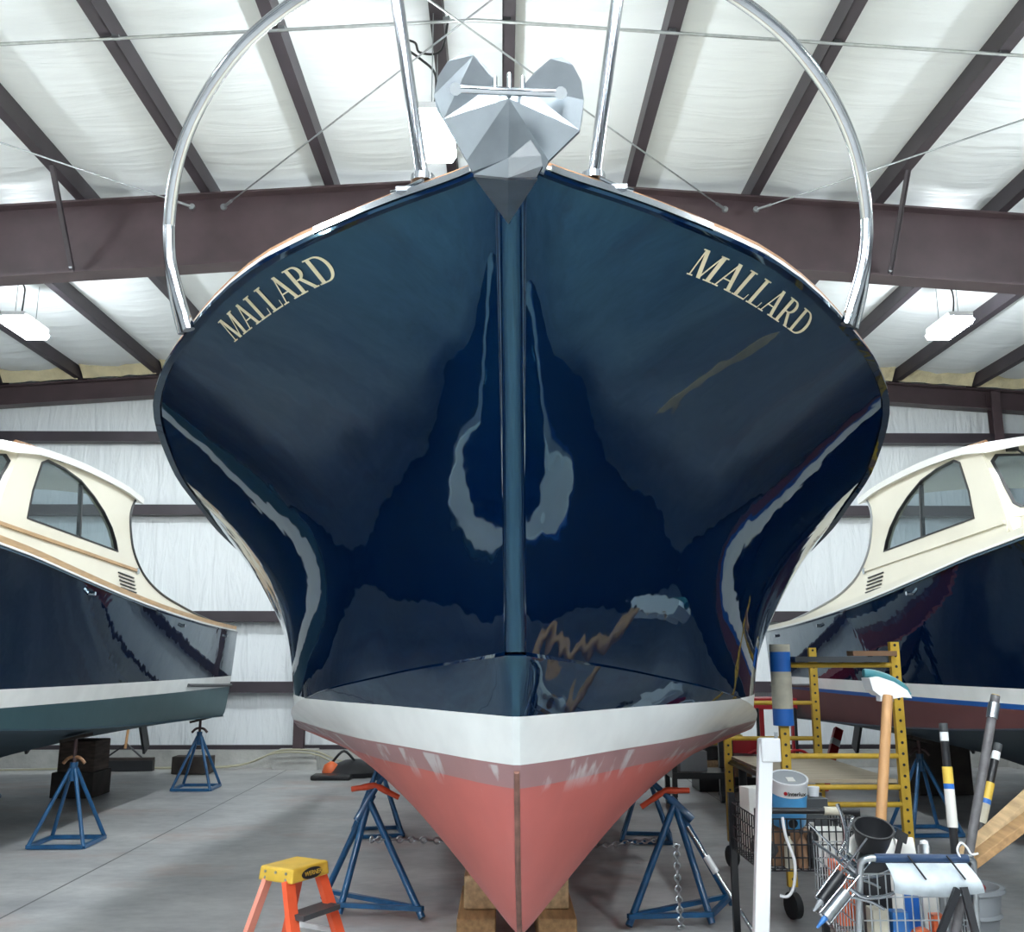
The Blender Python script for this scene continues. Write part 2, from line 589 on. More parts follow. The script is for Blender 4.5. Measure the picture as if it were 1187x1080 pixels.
for x in (-2.84, 7.44):
    mb = MB()
    mb.box((x, BACK_Y - .16, 2.85), (.14, .02, 5.2)).box((x, BACK_Y - .3, 2.85), (.14, .02, 5.2)).box((x, BACK_Y - .23, 2.85), (.02, .14, 5.2))
    struct('wall_column', mb, 'brown_steel')
    struct('trim_pedestal', MB().box((x, BACK_Y - .26, .13), (.62, .36, .26), taper=.86), 'concrete_curb')


def rafter(y, top_drop, depth0, depth1, name='roof_beam'):
    """A tapered I-beam across the building: top follows the roof."""
    mb = MB()
    for side in (-1, 1):
        N = 8
        xs_ = [RIDGE_X + side * 12.4 * k / N for k in range(N + 1)]
        tops = [roof_z(x) - top_drop for x in xs_]
        bots = [t - depth0 - (depth1 - depth0) * k / N for k, t in enumerate(tops)]
        for x0, x1, t0, t1, b0, b1 in zip(xs_, xs_[1:], tops, tops[1:], bots, bots[1:]):
            for za, zb, h, w in ((t0, t1, .02, .22), (b0, b1, .02, .22)):
                mb.add([(x0, y - w / 2, za), (x1, y - w / 2, zb), (x1, y + w / 2, zb), (x0, y + w / 2, za),
                        (x0, y - w / 2, za - h), (x1, y - w / 2, zb - h), (x1, y + w / 2, zb - h), (x0, y + w / 2, za - h)],
                       [(0, 1, 2, 3), (7, 6, 5, 4), (0, 4, 5, 1), (3, 2, 6, 7)])
            mb.add([(x0, y - .008, t0), (x1, y - .008, t1), (x1, y - .008, b1), (x0, y - .008, b0),
                    (x0, y + .008, t0), (x1, y + .008, t1), (x1, y + .008, b1), (x0, y + .008, b0)],
                   [(0, 1, 2, 3), (7, 6, 5, 4)])
    return struct(name, mb, 'brown_steel')


rafter(8.5, 0, .70, .75)
rafter(2.35, 0, .70, .75)
rafter(-3.8, 0, .70, .75)
rafter(-9.8, 0, .70, .75)
rafter(13.9, .02, .28, .30, 'end_wall_beam')
for x in PURLINS:
    mb = MB()
    z = roof_z(x)
    s = 1 if x > RIDGE_X else -1
    y0, y1 = FRONT_Y, BACK_Y - .05
    mb.box((x, (y0 + y1) / 2, z + .095), (.012, y1 - y0, .19))
    mb.box((x + s * .045, (y0 + y1) / 2, z + .006), (.09, y1 - y0, .012))
    mb.box((x - s * .045, (y0 + y1) / 2, z + .184), (.09, y1 - y0, .012))
    mb.box((x + s * .086, (y0 + y1) / 2, z + .02), (.008, y1 - y0, .03))
    struct('roof_purlin_beam', mb, 'brown_steel_dark')
# yellowed blanket ends tucked over the end wall beam
mb = MB()
for a, b in zip(PURLINS, PURLINS[1:]):
    if b - a > .6:
        n = 8
        P = []
        for k in range(5):
            row = []
            for j in range(n + 1):
                x = a + .04 + (b - a - .08) * j / n
                row.append((x, 13.78 - .05 * k + .03 * sin(j * 2.1 + a), roof_z(x) + .0 + .045 * k + .01 * sin(j * 3 + k)))
            P.append(row)
        mb.grid(P)
tag(mb.build('trim_blanket_ends', 'foam_yellow', None, 60), kind='structure')

# rods, braces and the conduit under the roof
def cable(name, label, a, b, r, m, cat='cable', group=None, ends=True):
    a, b = Vector(a), Vector(b)
    o = thing(name, label, cat, a, 0, group)
    d = b - a
    mbs = MB().tube([(0, 0, 0), d * .5 + Vector((0, 0, -.02)), d], r, 6)
    mbs.build('wire', m, o, 60)
    if ends:
        u = d.normalized()
        MB().tube([u * .02, u * .16], .014, 8).build('turnbuckle', 'galvanised', o, 60)
        MB().lathe((0, 0, 0), [(.03, -.012), (.03, .012)], 10, axis=(0, 1, 0)).build('anchor_eye', 'galvanised', o, 40)
    return o


cable('brace_cable', 'thin steel brace cable running up left from the left end of the long brown beam', (-2.95, 8.37, 5.70), (-8.2, 2.5, 5.35), .007, 'galvanised', group='roof brace cables')
cable('brace_cable', 'thin steel brace cable rising rightward from the brown beam left of the bow', (-2.65, 8.37, 5.70), (2.6, 2.5, 5.80), .007, 'galvanised', group='roof brace cables')
cable('brace_cable', 'thin steel brace cable rising leftward from the brown beam right of the bow', (2.12, 8.37, 5.70), (-3.1, 2.5, 5.72), .007, 'galvanised', group='roof brace cables')
cable('brace_cable', 'thin steel brace cable running up right across the purlins beyond the right bow rail', (2.42, 8.37, 5.70), (7.8, 2.5, 5.35), .007, 'galvanised', group='roof brace cables')
mb = MB().tube([(-9, 6.05, roof_z(-9) - .02), (-4, 6.07, roof_z(-4) - .02), (RIDGE_X, 6.07, RIDGE_Z - .03), (4, 6.07, roof_z(4) - .02), (9, 6.05, roof_z(9) - .02)], .012, 6)
o = thing('conduit', 'thin grey conduit running across under the purlins above the bow', 'pipe')
mb.build('pipe_run', 'galvanised', o, 60)
for x in PURLINS[5:17]:
    MB().box((x + .03, 6.07, roof_z(x) - .012), (.05, .03, .03)).build('clip', 'galvanised', o)
for x, dx, lab in ((-4.04, .12, 'dark angle brace from a purlin down to the brown beam, left side'), (3.66, -.12, 'dark angle brace from a purlin down to the brown beam, right side')):
    o = thing('flange_brace', lab, 'brace', (x, 8.5, 0), 0, 'beam flange braces')
    z1 = roof_z(x) - .70
    MB().bar((dx * .3, -.75, roof_z(x) + .02), (0, -.1, z1 - .02), .04, .012).bar((dx * .3 + .02, -.75, roof_z(x) + .02), (.02, -.1, z1 - .02), .008, .04).build('angle_bar', 'brown_steel_dark', o)
    MB().lathe((0, -.125, z1 + .01), [(.018, -.01), (.018, .01)], 8, axis=(0, 1, 0)).build('bolt', 'galvanised', o)


# ------------------------------------------------------------------ high bay lights
def high_bay(x, y, z, label, visible, rz=0.0):
    o = thing('high_bay_light', label, 'light', (x, y, z), rz, 'hanging high bay lights')
    w, l = .15, .29
    mb = MB()
    prof = [(-w, .0), (-w * .8, -.05), (w * .8, -.05), (w, .0), (w * .7, .035), (-w * .7, .035)]
    ring = lambda yy: [(px, yy, pz) for px, pz in prof]
    mb.add(ring(-l) + ring(l), [(i, (i + 1) % 6, (i + 1) % 6 + 6, i + 6) for i in range(6)] + [(5, 4, 3, 2, 1, 0), (6, 7, 8, 9, 10, 11)])
    mb.build('lens', 'lens_glow', o)
    MB().box((0, 0, .06), (.27, l * 2.02, .05)).build('housing', 'white_plastic', o)
    top = roof_z(x) + .1 - z
    for s in (-1, 1):
        MB().tube([(0, s * l * .8, .08), (0, s * l * .8, top)], .004, 5).build('hanger_wire', 'galvanised', o)
    if visible:
        pts = [(0, -.1, .08), (.02, -.12, .3), (.0, -.1, .45), (-.1, -.1, .55), (-.2, -.12, .62), (-.22, -.1, .70), (-.14, -.1, .68), (-.1, -.1, .60), (.05, -.1, .62), (.1, -.08, top)]
        MB().tube(curve_pts(pts, 6), .009, 6).build('power_cord', 'black_plastic', o, 60)
    return o


high_bay(-5.45, 10.35, 5.2, 'bright hanging high bay light with curled cord above the left boat', True)
high_bay(5.10, 10.25, 5.2, 'bright hanging high bay light with hanging cord above the right boat', True)
high_bay(-.50, 6.25, 5.2, 'bright hanging high bay light glowing beside the steel anchor', True)
for x in (-1.7, .9):  # extra unseen lamps, added to brighten the bow and the floor before it
    for y in (1.0, -1.0, -3.4):
        high_bay(x, y, 5.2, 'added high bay light out of frame, brightening the bow and the floor before it', False)
for x in (-5.45, -.5, 5.1):
    for y in (10.3, 6.0, 1.6, -2.8, -7.2):
        if not (y == 10.3 and x != -.5) and not (y == 6.0 and x == -.5):
            high_bay(x, y, 5.2, 'added high bay light out of frame, brightening the bow and the floor before it', False)


# ------------------------------------------------------------------ boats
def ip(x, tab):
    n = len(tab)
    X = [a for a, _ in tab]
    Y = [b for _, b in tab]
    h = [X[i + 1] - X[i] for i in range(n - 1)]
    d = [(Y[i + 1] - Y[i]) / h[i] for i in range(n - 1)]
    m = [0.0] * n
    m[0], m[-1] = d[0], d[-1]
    for i in range(1, n - 1):
        if d[i - 1] * d[i] > 0:
            w1, w2 = 2 * h[i] + h[i - 1], h[i] + 2 * h[i - 1]
            m[i] = (w1 + w2) / (w1 / d[i - 1] + w2 / d[i])
    x = min(max(x, X[0]), X[-1])
    i = 0
    while i < n - 2 and x > X[i + 1]:
        i += 1
    t = (x - X[i]) / h[i]
    return (2 * t ** 3 - 3 * t * t + 1) * Y[i] + (t ** 3 - 2 * t * t + t) * h[i] * m[i] + (-2 * t ** 3 + 3 * t * t) * Y[i + 1] + (t ** 3 - t * t) * h[i] * m[i + 1]


LOA = 9.7
SHEER = [(0, .045), (.05, .125), (.16, .35), (.22, .46), (.43, .795), (.64, 1.01), (.86, 1.185), (1.11, 1.36), (1.49, 1.54), (1.96, 1.66), (2.34, 1.73), (2.75, 1.77), (3.3, 1.82), (5, 1.86), (7, 1.84), (9, 1.74), (9.7, 1.66)]
CHINE = [(.73, .035), (1.0, .18), (1.5, .50), (2.0, .86), (2.5, 1.11), (3.1, 1.28), (4.2, 1.45), (6, 1.56), (9.7, 1.54)]
CHINE_Z = [(.73, 1.52), (1.3, 1.47), (2.0, 1.37), (3.1, 1.2), (4, 1.06), (6, .93), (9.7, .81)]
KEEL_Z = [(.73, 1.52), (.85, 1.31), (.97, 1.13), (1.2, .78), (1.65, .44), (2.1, .36), (5.5, .42), (7.2, .52), (9.7, .74)]
FLARE = [(0, 3.0), (.5, 3.9), (1.4, 4.2), (2.6, 3.2), (3.6, 2.0), (4.5, 1.45), (7, .85), (9.7, .6)]
BELLY = [(.73, .9), (1.3, .85), (1.7, .9), (2.5, 1.05), (3.1, 1.15), (5, 1.3), (9.7, 1.0)]


def sheer_z(s):
    return 1.83 + .0112 * max(0, 9.43 - s) ** 2


def topside(t, v, side):
    ss, sc = LOA * t, .73 + (LOA - .73) * t
    hs, hc, p = ip(ss, SHEER), ip(sc, CHINE), ip(ss, FLARE)
    zc = ip(sc, CHINE_Z)
    return Vector((side * (hc + (hs - hc) * v ** p), sc + (ss - sc) * v, zc + (sheer_z(ss) - zc) * v))


def bottom(t, v, side):
    s = .73 + (LOA - .73) * t
    hc, q, zk = ip(s, CHINE) + .02 * min(1, t * 20), ip(s, BELLY), ip(s, KEEL_Z)
    return Vector((side * (.012 + (hc - .012) * v ** q), s, zk + (ip(s, CHINE_Z) - .012 - zk) * v))


# serif capitals for the name, drawn as four-cornered strokes in a box one unit high
def serif_letters():
    def serif(x, y, w, up):
        h = .05
        return [(x - w / 2, y), (x + w / 2, y), (x + w / 2, y + (h if up else -h)), (x - w / 2, y + (h if up else -h))]
    def stroke(x0, y0, x1, y1, w):
        return [(x0 - w / 2, y0), (x0 + w / 2, y0), (x1 + w / 2, y1), (x1 - w / 2, y1)]
    def bowl(cx, cy, rx, ry, wx, wy, a0, a1, n=12):
        out = []
        for k in range(n):
            t0, t1 = a0 + (a1 - a0) * k / n, a0 + (a1 - a0) * (k + 1) / n
            out.append([(cx + rx * cos(t0), cy + ry * sin(t0)), (cx + rx * cos(t1), cy + ry * sin(t1)),
                        (cx + (rx - wx) * cos(t1), cy + (ry - wy) * sin(t1)), (cx + (rx - wx) * cos(t0), cy + (ry - wy) * sin(t0))])
        return out
    T, t = .15, .055
    M = [stroke(.12, 0, .12, 1, t), stroke(.17, 1, .47, 0, T), stroke(.47, 0, .76, 1, t), stroke(.80, 0, .80, 1, T), serif(.12, 0, .24, 1), serif(.80, 0, .32, 1), serif(.10, 1, .2, 0), serif(.82, 1, .28, 0)]
    A = [stroke(.10, 0, .38, 1, t), stroke(.63, 0, .38, 1, T), [(.20, .32), (.54, .32), (.53, .37), (.22, .37)], serif(.10, 0, .24, 1), serif(.63, 0, .30, 1)]
    L = [stroke(.16, 0, .16, 1, T), serif(.16, 1, .32, 0), serif(.16, 0, .3, 1), [(.1, 0), (.56, 0), (.56, .055), (.1, .055)], [(.52, 0), (.56, 0), (.60, .26), (.57, .26)]]
    R = [stroke(.16, 0, .16, 1, T), serif(.16, 1, .32, 0), serif(.16, 0, .32, 1), [(.16, .945), (.36, .945), (.36, 1), (.16, 1)], [(.16, .47), (.36, .47), (.36, .525), (.16, .525)]] \
        + bowl(.34, .735, .27, .265, .14, .055, -pi / 2, pi / 2) + [stroke(.68, 0, .38, .5, .15), serif(.68, 0, .22, 1)]
    D = [stroke(.16, 0, .16, 1, T), serif(.16, 1, .32, 0), serif(.16, 0, .32, 1), [(.16, .945), (.34, .945), (.34, 1), (.16, 1)], [(.16, 0), (.34, 0), (.34, .055), (.16, .055)]] \
        + bowl(.33, .5, .45, .5, .15, .055, -pi / 2, pi / 2, 16)
    return [(M, 1.0), (A, .80), (L, .66), (L, .64), (A, .80), (R, .84), (D, .84)]


def name_lettering(side, parent):
    """MALLARD laid on the flare of the bow."""
    word = serif_letters()
    total = sum(w for _, w in word)
    mb = MB()
    x0 = 0.0
    def place(u, v):
        f = u / total
        if side < 0:
            f = 1 - f       # reads towards the bow on this side
        tb = .0339 + (.0810 - .0339) * f ** 1.12
        tt = .0328 + (.0760 - .0328) * f ** 1.12
        vb, vt = .9223 + .0236 * f, .9700 + .0084 * f
        t, vv = tb + (tt - tb) * v, vb + (vt - vb) * v
        p = topside(t, vv, side)
        a, b = topside(t + .001, vv, side) - p, topside(t, vv + .004, side) - p
        n = a.cross(b).normalized()
        if n.x * side < 0:
            n = -n
        return p + n * .0025
    for glyph, w in word:
        for q in glyph:
            N = 4
            P = []
            for i in range(N + 1):
                row = []
                for j in range(N + 1):
                    a, b = i / N, j / N
                    lo = [q[0][k] + (q[1][k] - q[0][k]) * a for k in (0, 1)]
                    hi = [q[3][k] + (q[2][k] - q[3][k]) * a for k in (0, 1)]
                    row.append(place(x0 + lo[0] + (hi[0] - lo[0]) * b, lo[1] + (hi[1] - lo[1]) * b))
                P.append(row)
            mb.grid(P)
        x0 += w
    return tag(mb.build('name_lettering', 'gold_leaf', parent), 'gold serif letters reading MALLARD')


def sheer_strip(mb, side, s0, s1, out0, out1, z0, z1, n=60, mi=0):
    """A strip following the deck edge: rectangle between OUT0/OUT1 outboard and Z0/Z1 above the sheer."""
    P = []
    for i in range(n + 1):
        s = s0 + (s1 - s0) * (i / n) ** 1.6
        h, z = ip(s, SHEER), sheer_z(s)
        ds = .01
        tx, ty = ip(s + ds, SHEER) - ip(max(s - ds, 0), SHEER), ds * 2 if s > ds else ds + s
        L = sqrt(tx * tx + ty * ty)
        nx, ny = ty / L, -tx / L
        row = []
        for o, zz in ((out0, z0), (out1, z0), (out1, z1), (out0, z1), (out0, z0)):
            row.append((side * max(h + nx * o, 0), s + ny * o, z + zz))
        P.append(row)
    mb.grid(P, mi)
    mb.add([P[0][k] for k in range(4)], [(0, 1, 2, 3)], mi)
    mb.add([P[-1][k] for k in range(4)], [(3, 2, 1, 0)], mi)


def stretch_bow(root, ext):
    """Longer foredeck: everything forward of 4 m from the stem is drawn out by EXT."""
    for o in kids(root):
        if o.name.split('.')[0] in ('topsides', 'bottom', 'deck', 'rub_rail', 'toe_rail', 'cap_rail', 'trunk_cabin'):
            for v in o.data.vertices:
                if v.co.y < 4:
                    v.co.y -= ext * (1 - v.co.y / 4)


def build_boat(label, loc, yaw, top_mat, bot_mat, rail_mat, cabin):
    root = thing('motor_boat', label, 'boat', loc, yaw)
    NT, NV = 90, 26
    mb = MB()
    tt = [(i / NT) ** 1.9 for i in range(NT + 1)]
    for side in (-1, 1):
        P = []
        for v in [k / NV for k in range(NV + 1)]:
            row = []
            p0 = topside(0, v, side)
            for a in range(0, 4):        # rounded stem
                ang = pi / 2 * a / 4
                row.append(Vector((p0.x * sin(ang), p0.y - abs(p0.x) * 1.1 * cos(ang), p0.z)))
            row += [topside(t, v, side) for t in tt]
            P.append(row)
        mb.grid(P, 0)
    hull = mb.build('topsides', top_mat, root, 50)
    mb = MB()
    for side in (-1, 1):
        P = []
        for v in [k / NV for k in range(NV + 1)]:
            row = []
            p0 = bottom(0, v, side)
            for a in range(0, 4):
                ang = pi / 2 * a / 4
                row.append(Vector((p0.x * sin(ang), p0.y - abs(p0.x) * 1.1 * cos(ang), p0.z)))
            row += [bottom(t, v, side) for t in tt]
            P.append(row)
        mb.grid(P, 0)
        # narrow lip that closes the step at the chine
        mb.grid([[topside(t, 0, side) for t in tt], [bottom(t, 1, side) for t in tt]], 0)
        # underside of the keel
    P = [[bottom(t, 0, -1) for t in tt], [bottom(t, 0, 1) for t in tt]]
    mb.grid(P)
    mb.build('bottom', bot_mat, root, 40)
    if not cabin:
        pts = [Vector((0, s - .004 * (s < 2), ip(s, KEEL_Z) - .002)) for s in [.972 + k * .05 for k in range(16)] + [1.9, 2.1, 2.6]]
        MB().tube(pts, .010, 8).build('stem_band', 'stem_rust', root, 60)
    # transom
    prof = [bottom(1, k / 8, 1) for k in range(9)] + [topside(1, k / 12, 1) for k in range(13)]
    P = [[Vector((p.x * f, p.y + .10 * (1 - f * f), p.z)) for p in prof] for f in (-1, -.66, -.33, 0, .33, .66, 1)]
    MB().grid(P).build('transom', top_mat, root, 40)
    # deck
    P = []
    for i in range(41):
        s = LOA * (i / 40) ** 1.5
        h, z = ip(s, SHEER), sheer_z(s)
        P.append([Vector((h * f, s, z + .05 * (1 - f * f) + .005)) for f in (-1, -.6, -.2, .2, .6, 1)])
    MB().grid(P).build('deck', 'cream_gelcoat', root, 60)
    mb = MB()
    for side in (-1, 1):
        sheer_strip(mb, side, 0, LOA, -.02, .007, -.018, -.006)
    mb.build('rub_rail', top_mat, root, 40)
    mb = MB()
    for side in (-1, 1):
        sheer_strip(mb, side, 0.03, LOA, -.07, -.008, -.005, .022)
    mb.build('toe_rail', 'white_gelcoat', root, 40)
    mb = MB()
    for side in (-1, 1):
        sheer_strip(mb, side, 0.03, LOA, -.085, -.012, .022, .066 if cabin else .036)
    mb.build('cap_rail', rail_mat, root, 40)
    if not cabin:
        for side in (-1, 1):
            mb = MB()
            sheer_strip(mb, side, .04, .30, .003, .012, -.004, .016, 24)
            mb.build('edge_strip', 'rail_steel', root, 40)
            h, z = ip(.14, SHEER), sheer_z(.14)
            MB().box((side * (h - .01), .135, z + .018), (.06, .03, .014)).tube([(side * (h - .06), .10, z + .032), (side * (h - .03), .12, z + .028), (side * (h + .01), .15, z + .028), (side * (h + .04), .17, z + .032)], .006, 8).build('chock', 'rail_steel', root, 40)
        return root
    # trunk and wheelhouse
    HW = 1.53
    tilt = .05
    def to_side(side):
        return lambda s, z, w: Vector((side * (HW - tilt * (z - 2.1) - w), s, z))
    outer = [(4.02, 1.98), (4.05, 2.45), (4.18, 2.72), (4.36, 3.0), (4.9, 3.05), (5.6, 3.05), (6.2, 3.03), (6.55, 2.99)]
    outer += [(6.46, 2.90), (6.42, 2.80), (6.44, 2.66), (6.50, 2.52), (6.62, 2.40), (6.80, 2.29), (7.05, 2.20), (7.40, 2.12), (7.9, 2.05), (8.5, 1.98), (9.2, 1.91), (9.35, 1.87), (9.35, 1.82), (7, 1.86), (5.5, 1.92)]
    win = [(4.48, 2.50), (4.54, 2.72), (4.66, 2.96), (4.76, 3.0), (5.05, 2.99), (5.35, 2.95), (5.62, 2.86), (5.84, 2.76), (6.02, 2.64), (6.12, 2.53), (6.17, 2.44), (5.9, 2.45), (5.2, 2.475)]
    side_names = []
    for side in (-1, 1):
        f = to_side(side)
        cs = MB().plate(outer, [win], f, .05).build('cabin_side', 'cream_gelcoat', root, 30)
        MB().plate(win, [], lambda s, z, w: f(s, z, .02 + w), .006).build('window_pane', 'window_glass', cs)
        mb = MB()
        cx, cz = 5.3, 2.73
        inner = [(cx + (a - cx) * .975, cz + (b - cz) * .95) for a, b in win]
        mb.plate(win, [inner], lambda s, z, w: f(s, z, -.006 + w), .03)
        mb.build('window_gasket', 'black_rubber', cs)
        MB().bar(f(5.42, 2.47, .03), f(5.42, 2.94, .03), .035, .02).build('window_mullion', 'dark_grey', cs)
        # louvred vent low on the quarter
        mb = MB()
        for k in range(6):
            z = 2.26 - k * .033
            a = 6.18 + k * .018
            mb.bar(f(a, z, -.004), f(a + .36, z - .022, -.004), .016, .010)
        mb.build('vent_louvre', 'black_rubber', cs)
        MB().bar(f(4.06, 2.415, -.008), f(6.62, 2.315, -.008), .022, .025).build('teak_trim', 'teak_pale' if rail_mat == 'teak_pale' else 'cream_gelcoat', cs)
        p = f(6.62, 2.31, -.01)
        MB().lathe(p, [(.03, -.01), (.03, .01)], 10, axis=(1, 0, 0)).build('trim_cap', 'rail_steel', cs)
        P = [f(s, z, -.004) for s, z in outer[7:21]]
        MB().tube(curve_pts(P, 3), .012, 6).build('edge_moulding', 'dark_grey' if rail_mat == 'teak_pale' else 'grey_plastic', cs, 60)
    # roof slab with overhang
    P, Q = [], []
    for i in range(15):
        s = 4.20 + 2.45 * i / 14
        zb = ip(s, [(4.2, 2.985), (4.6, 3.05), (5.4, 3.08), (6.2, 3.06), (6.65, 3.01)])
        row = []
        for j in range(15):
            f_ = -1 + 2 * j / 14
            row.append(Vector((f_ * 1.53, s, zb + .16 * (1 - abs(f_) ** 2.2))))
        P.append(row)
        Q.append([p + Vector((0, 0, -.055)) for p in row])
    mb = MB().grid(P).grid(Q)
    mb.grid([[p for p in P[0]], [q for q in Q[0]]]).grid([[p for p in P[-1]], [q for q in Q[-1]]])
    mb.grid([[r[0] for r in P], [r[0] for r in Q]]).grid([[r[-1] for r in P], [r[-1] for r in Q]])
    mb.build('cabin_roof', 'white_gelcoat', root, 40)
    for side in (-1, 1):
        mb = MB()
        pts = [(side * 1.15, s, ip(s, [(4.2, 2.99), (5.4, 3.08), (6.5, 3.03)]) + .115) for s in (4.9, 5.3, 5.8, 6.3)]
        mb.tube(curve_pts(pts, 4), .018, 8)
        for s in (4.95, 5.6, 6.25):
            mb.box((side * 1.15, s, ip(s, [(4.2, 2.99), (5.4, 3.08), (6.5, 3.03)]) + .085), (.03, .06, .06))
        mb.build('grab_rail', 'teak', root, 50)
    # windshield: three raked panes with cream posts
    A = lambda x, z: Vector((x, 4.05 - .12 * (1 - (x / 1.5) ** 2) + (z - 2.45) * .55, z))
    def wf(x, z, w):
        return A(x, z) + Vector((0, w, 0))
    W = 1.50
    outer_w = [(-W, 1.98 + .1), (-W, 2.45), (-1.47, 3.02), (-.7, 3.1), (0, 3.13), (.7, 3.1), (1.47, 3.02), (W, 2.45), (W, 2.08)]
    panes = []
    for a, b in ((-1.455, -.55), (-.46, .46), (.55, 1.455)):
        panes.append([(a + .06, 2.52), (a + .025, 2.55), (a + .0, 2.89), (a + .05, 2.945), (b - .05, 2.945), (b, 2.89), (b - .025, 2.55), (b - .06, 2.52)])
    ws = MB().plate(outer_w, panes, wf, .04).build('windshield', 'cream_gelcoat', root, 30)
    for pn in panes:
        MB().plate(pn, [], lambda x, z, w: wf(x, z, w + .018), .006).build('glass_pane', 'window_glass', ws)
        cx = sum(p[0] for p in pn) / 8
        inn = [(cx + (a - cx) * .955, 2.74 + (b - 2.74) * .93) for a, b in pn]
        MB().plate(pn, [inn], lambda x, z, w: wf(x, z, w - .008), .03).build('gasket', 'black_rubber', ws)
        p0, p1 = A(cx - .28, 2.99) + Vector((0, -.04, 0)), A(cx + .02, 2.62) + Vector((0, -.05, 0))
        w = MB().tube([p0, p1], .009, 6)
        w.tube([p1 + Vector((-.06, .0, .17)), p1 + Vector((.04, .01, -.10))], .012, 6).box(p0 + Vector((0, .02, 0)), (.07, .05, .05))
        w.build('wiper', 'black_plastic', ws)
    # trunk cabin forward of the windshield
    P = []
    for i in range(13):
        s = 1.9 + 2.2 * i / 12
        h = 1.2 + .26 * min(1, i / 6)
        if i == 0:
            h = 1.0
        zt = 2.50 - .02 * (12 - i) / 12
        zd = sheer_z(s)
        zt = max(zt, zd + .05)
        P.append([Vector((-h, s, zd - .02)), Vector((-h + .05, s, zt - .05)), Vector((-h + .12, s, zt)), Vector((0, s, zt + .08)), Vector((h - .12, s, zt)), Vector((h - .05, s, zt - .05)), Vector((h, s, zd - .02))])
    MB().grid(P).build('trunk_cabin', 'cream_gelcoat', root, 50)
    # running gear
    for x in (-.7, .7):
        MB().bar((x, 9.3, .76), (x + .0, 9.5, .42), .03, .16, up=(0, 1, 0)).build('rudder', 'dark_grey', root)
    mb = MB()
    for side in (-1, 1):
        pts = [topside(t, .36, side) + Vector((side * .012, 0, 0)) for t in (.80, .86, .92, .98, 1.0)]
        mb.tube(pts, .02, 6)
    mb.build('guard_strip', 'dark_grey', root, 50)
    for side in (-1, 1):
        for s in (4.9, 7.1, 8.9):
            x, z = ip(s, SHEER), sheer_z(s)
            MB().lathe((side * (x - .03), s, z - .075), [(.016, 0), (.016, .05)], 8, axis=(side, 0, 0)).build('hull_fitting', 'rail_steel', root, 40)
    return root


BOW = Vector((.02, 2.37, 0))
main = build_boat('large navy boat with gold lettering, red bottom and anchor, centred in the shed', BOW, -.032, 'hull_red_bottom', 'hull_red_bottom', 'teak', False)
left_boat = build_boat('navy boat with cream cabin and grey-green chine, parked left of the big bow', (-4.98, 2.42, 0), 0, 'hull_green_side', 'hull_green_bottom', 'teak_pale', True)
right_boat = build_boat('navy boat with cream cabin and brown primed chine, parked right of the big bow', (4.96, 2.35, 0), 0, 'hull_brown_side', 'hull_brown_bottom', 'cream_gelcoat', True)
stretch_bow(left_boat, 2.4)
stretch_bow(right_boat, 2.4)
for side in (-1, 1):
    name_lettering(side, main)
Wm = Matrix.Translation(BOW) @ Matrix.Rotation(-.032, 4, 'Z')
Wi = Wm.inverted()


def on_main(x, y, depth):
    return Wi @ measure(x, y, depth)


# bow rail of polished tube
def mirror(p):
    return Vector((-p.x, p.y, p.z))


path = [(213, 386, 3.24), (203, 345, 3.22), (197, 300, 3.19), (196, 262, 3.15), (201, 215, 3.08), (211, 172, 3.0), (229, 128, 2.92), (256, 84, 2.83), (292, 42, 2.75), (345, 0, 2.65), (420, -42, 2.5), (500, -75, 2.3)]
L3 = [on_main(*p) for p in path]
rail = thing('bow_rail', 'tall polished steel bow rail rising in two loops above the navy bow', 'rail', BOW, -.032)
front = Vector((0, -.30, L3[-1].z + .03))
pts = curve_pts(L3 + [front], 6)
pts2 = [mirror(p) for p in pts]
MB().tube(pts, .021, 10).build('rail_tube', 'rail_steel', rail, 60)
MB().tube(pts2, .021, 10).build('rail_tube', 'rail_steel', rail, 60)
for sgn in (1, -1):
    a, b = on_main(196, 262, 3.15), on_main(219, 382, 3.16)
    c = on_main(199, 310, 3.15)
    q = [a, c, b]
    if sgn < 0:
        q = [mirror(p) for p in q]
    MB().tube(curve_pts(q, 5), .021, 10).build('rail_brace', 'rail_steel', rail, 60)
    a, b = on_main(490, 208, 2.52), on_main(459, -10, 2.42)
    if sgn < 0:
        a, b = mirror(a), mirror(b)
        a.x, b.x = a.x - .02, b.x - .02
    b = a + (b - a) * 1.25
    MB().tube([a, b], .019, 10).build('stanchion', 'rail_steel', rail, 60)
    MB().lathe(a, [(.035, -.01), (.035, .01)], 12).build('stanchion_foot', 'rail_steel', rail, 60)

# plough anchor on the bow roller
anchor = thing('anchor', 'faceted stainless plough anchor with crossbar hung on the bow roller', 'anchor', BOW, -.032)
A = on_main
def lobe(sgn, pts, ymid):
    return [A(x, y, d) for x, y, d in pts]
hub = A(590, 114, 2.02)
lobeL = [(590, 114, 2.045), (575, 96, 2.06), (563, 77, 2.045), (549, 64, 2.03), (535, 62, 2.03), (519, 71, 2.035), (508, 88, 2.05), (503, 110, 2.07), (506, 126, 2.07), (514, 138, 2.08)]
lobeR = [(590, 114, 2.045), (606, 100, 2.06), (620, 83, 2.045), (638, 68, 2.03), (652, 66, 2.03), (664, 75, 2.035), (674, 94, 2.05), (677, 116, 2.07), (675, 137, 2.075), (672, 151, 2.085)]


def sheet(outlines, thick=.012):
    mb = MB()
    for ol in outlines:
        front_ = [A(*p) for p in ol]
        back_ = [p + Vector((0, thick, 0)) for p in front_]
        n = len(ol)
        mb.add(front_ + back_, [tuple(range(n)), tuple(range(2 * n - 1, n - 1, -1))] + [(i, (i + 1) % n, (i + 1) % n + n, i + n) for i in range(n)])
    return mb


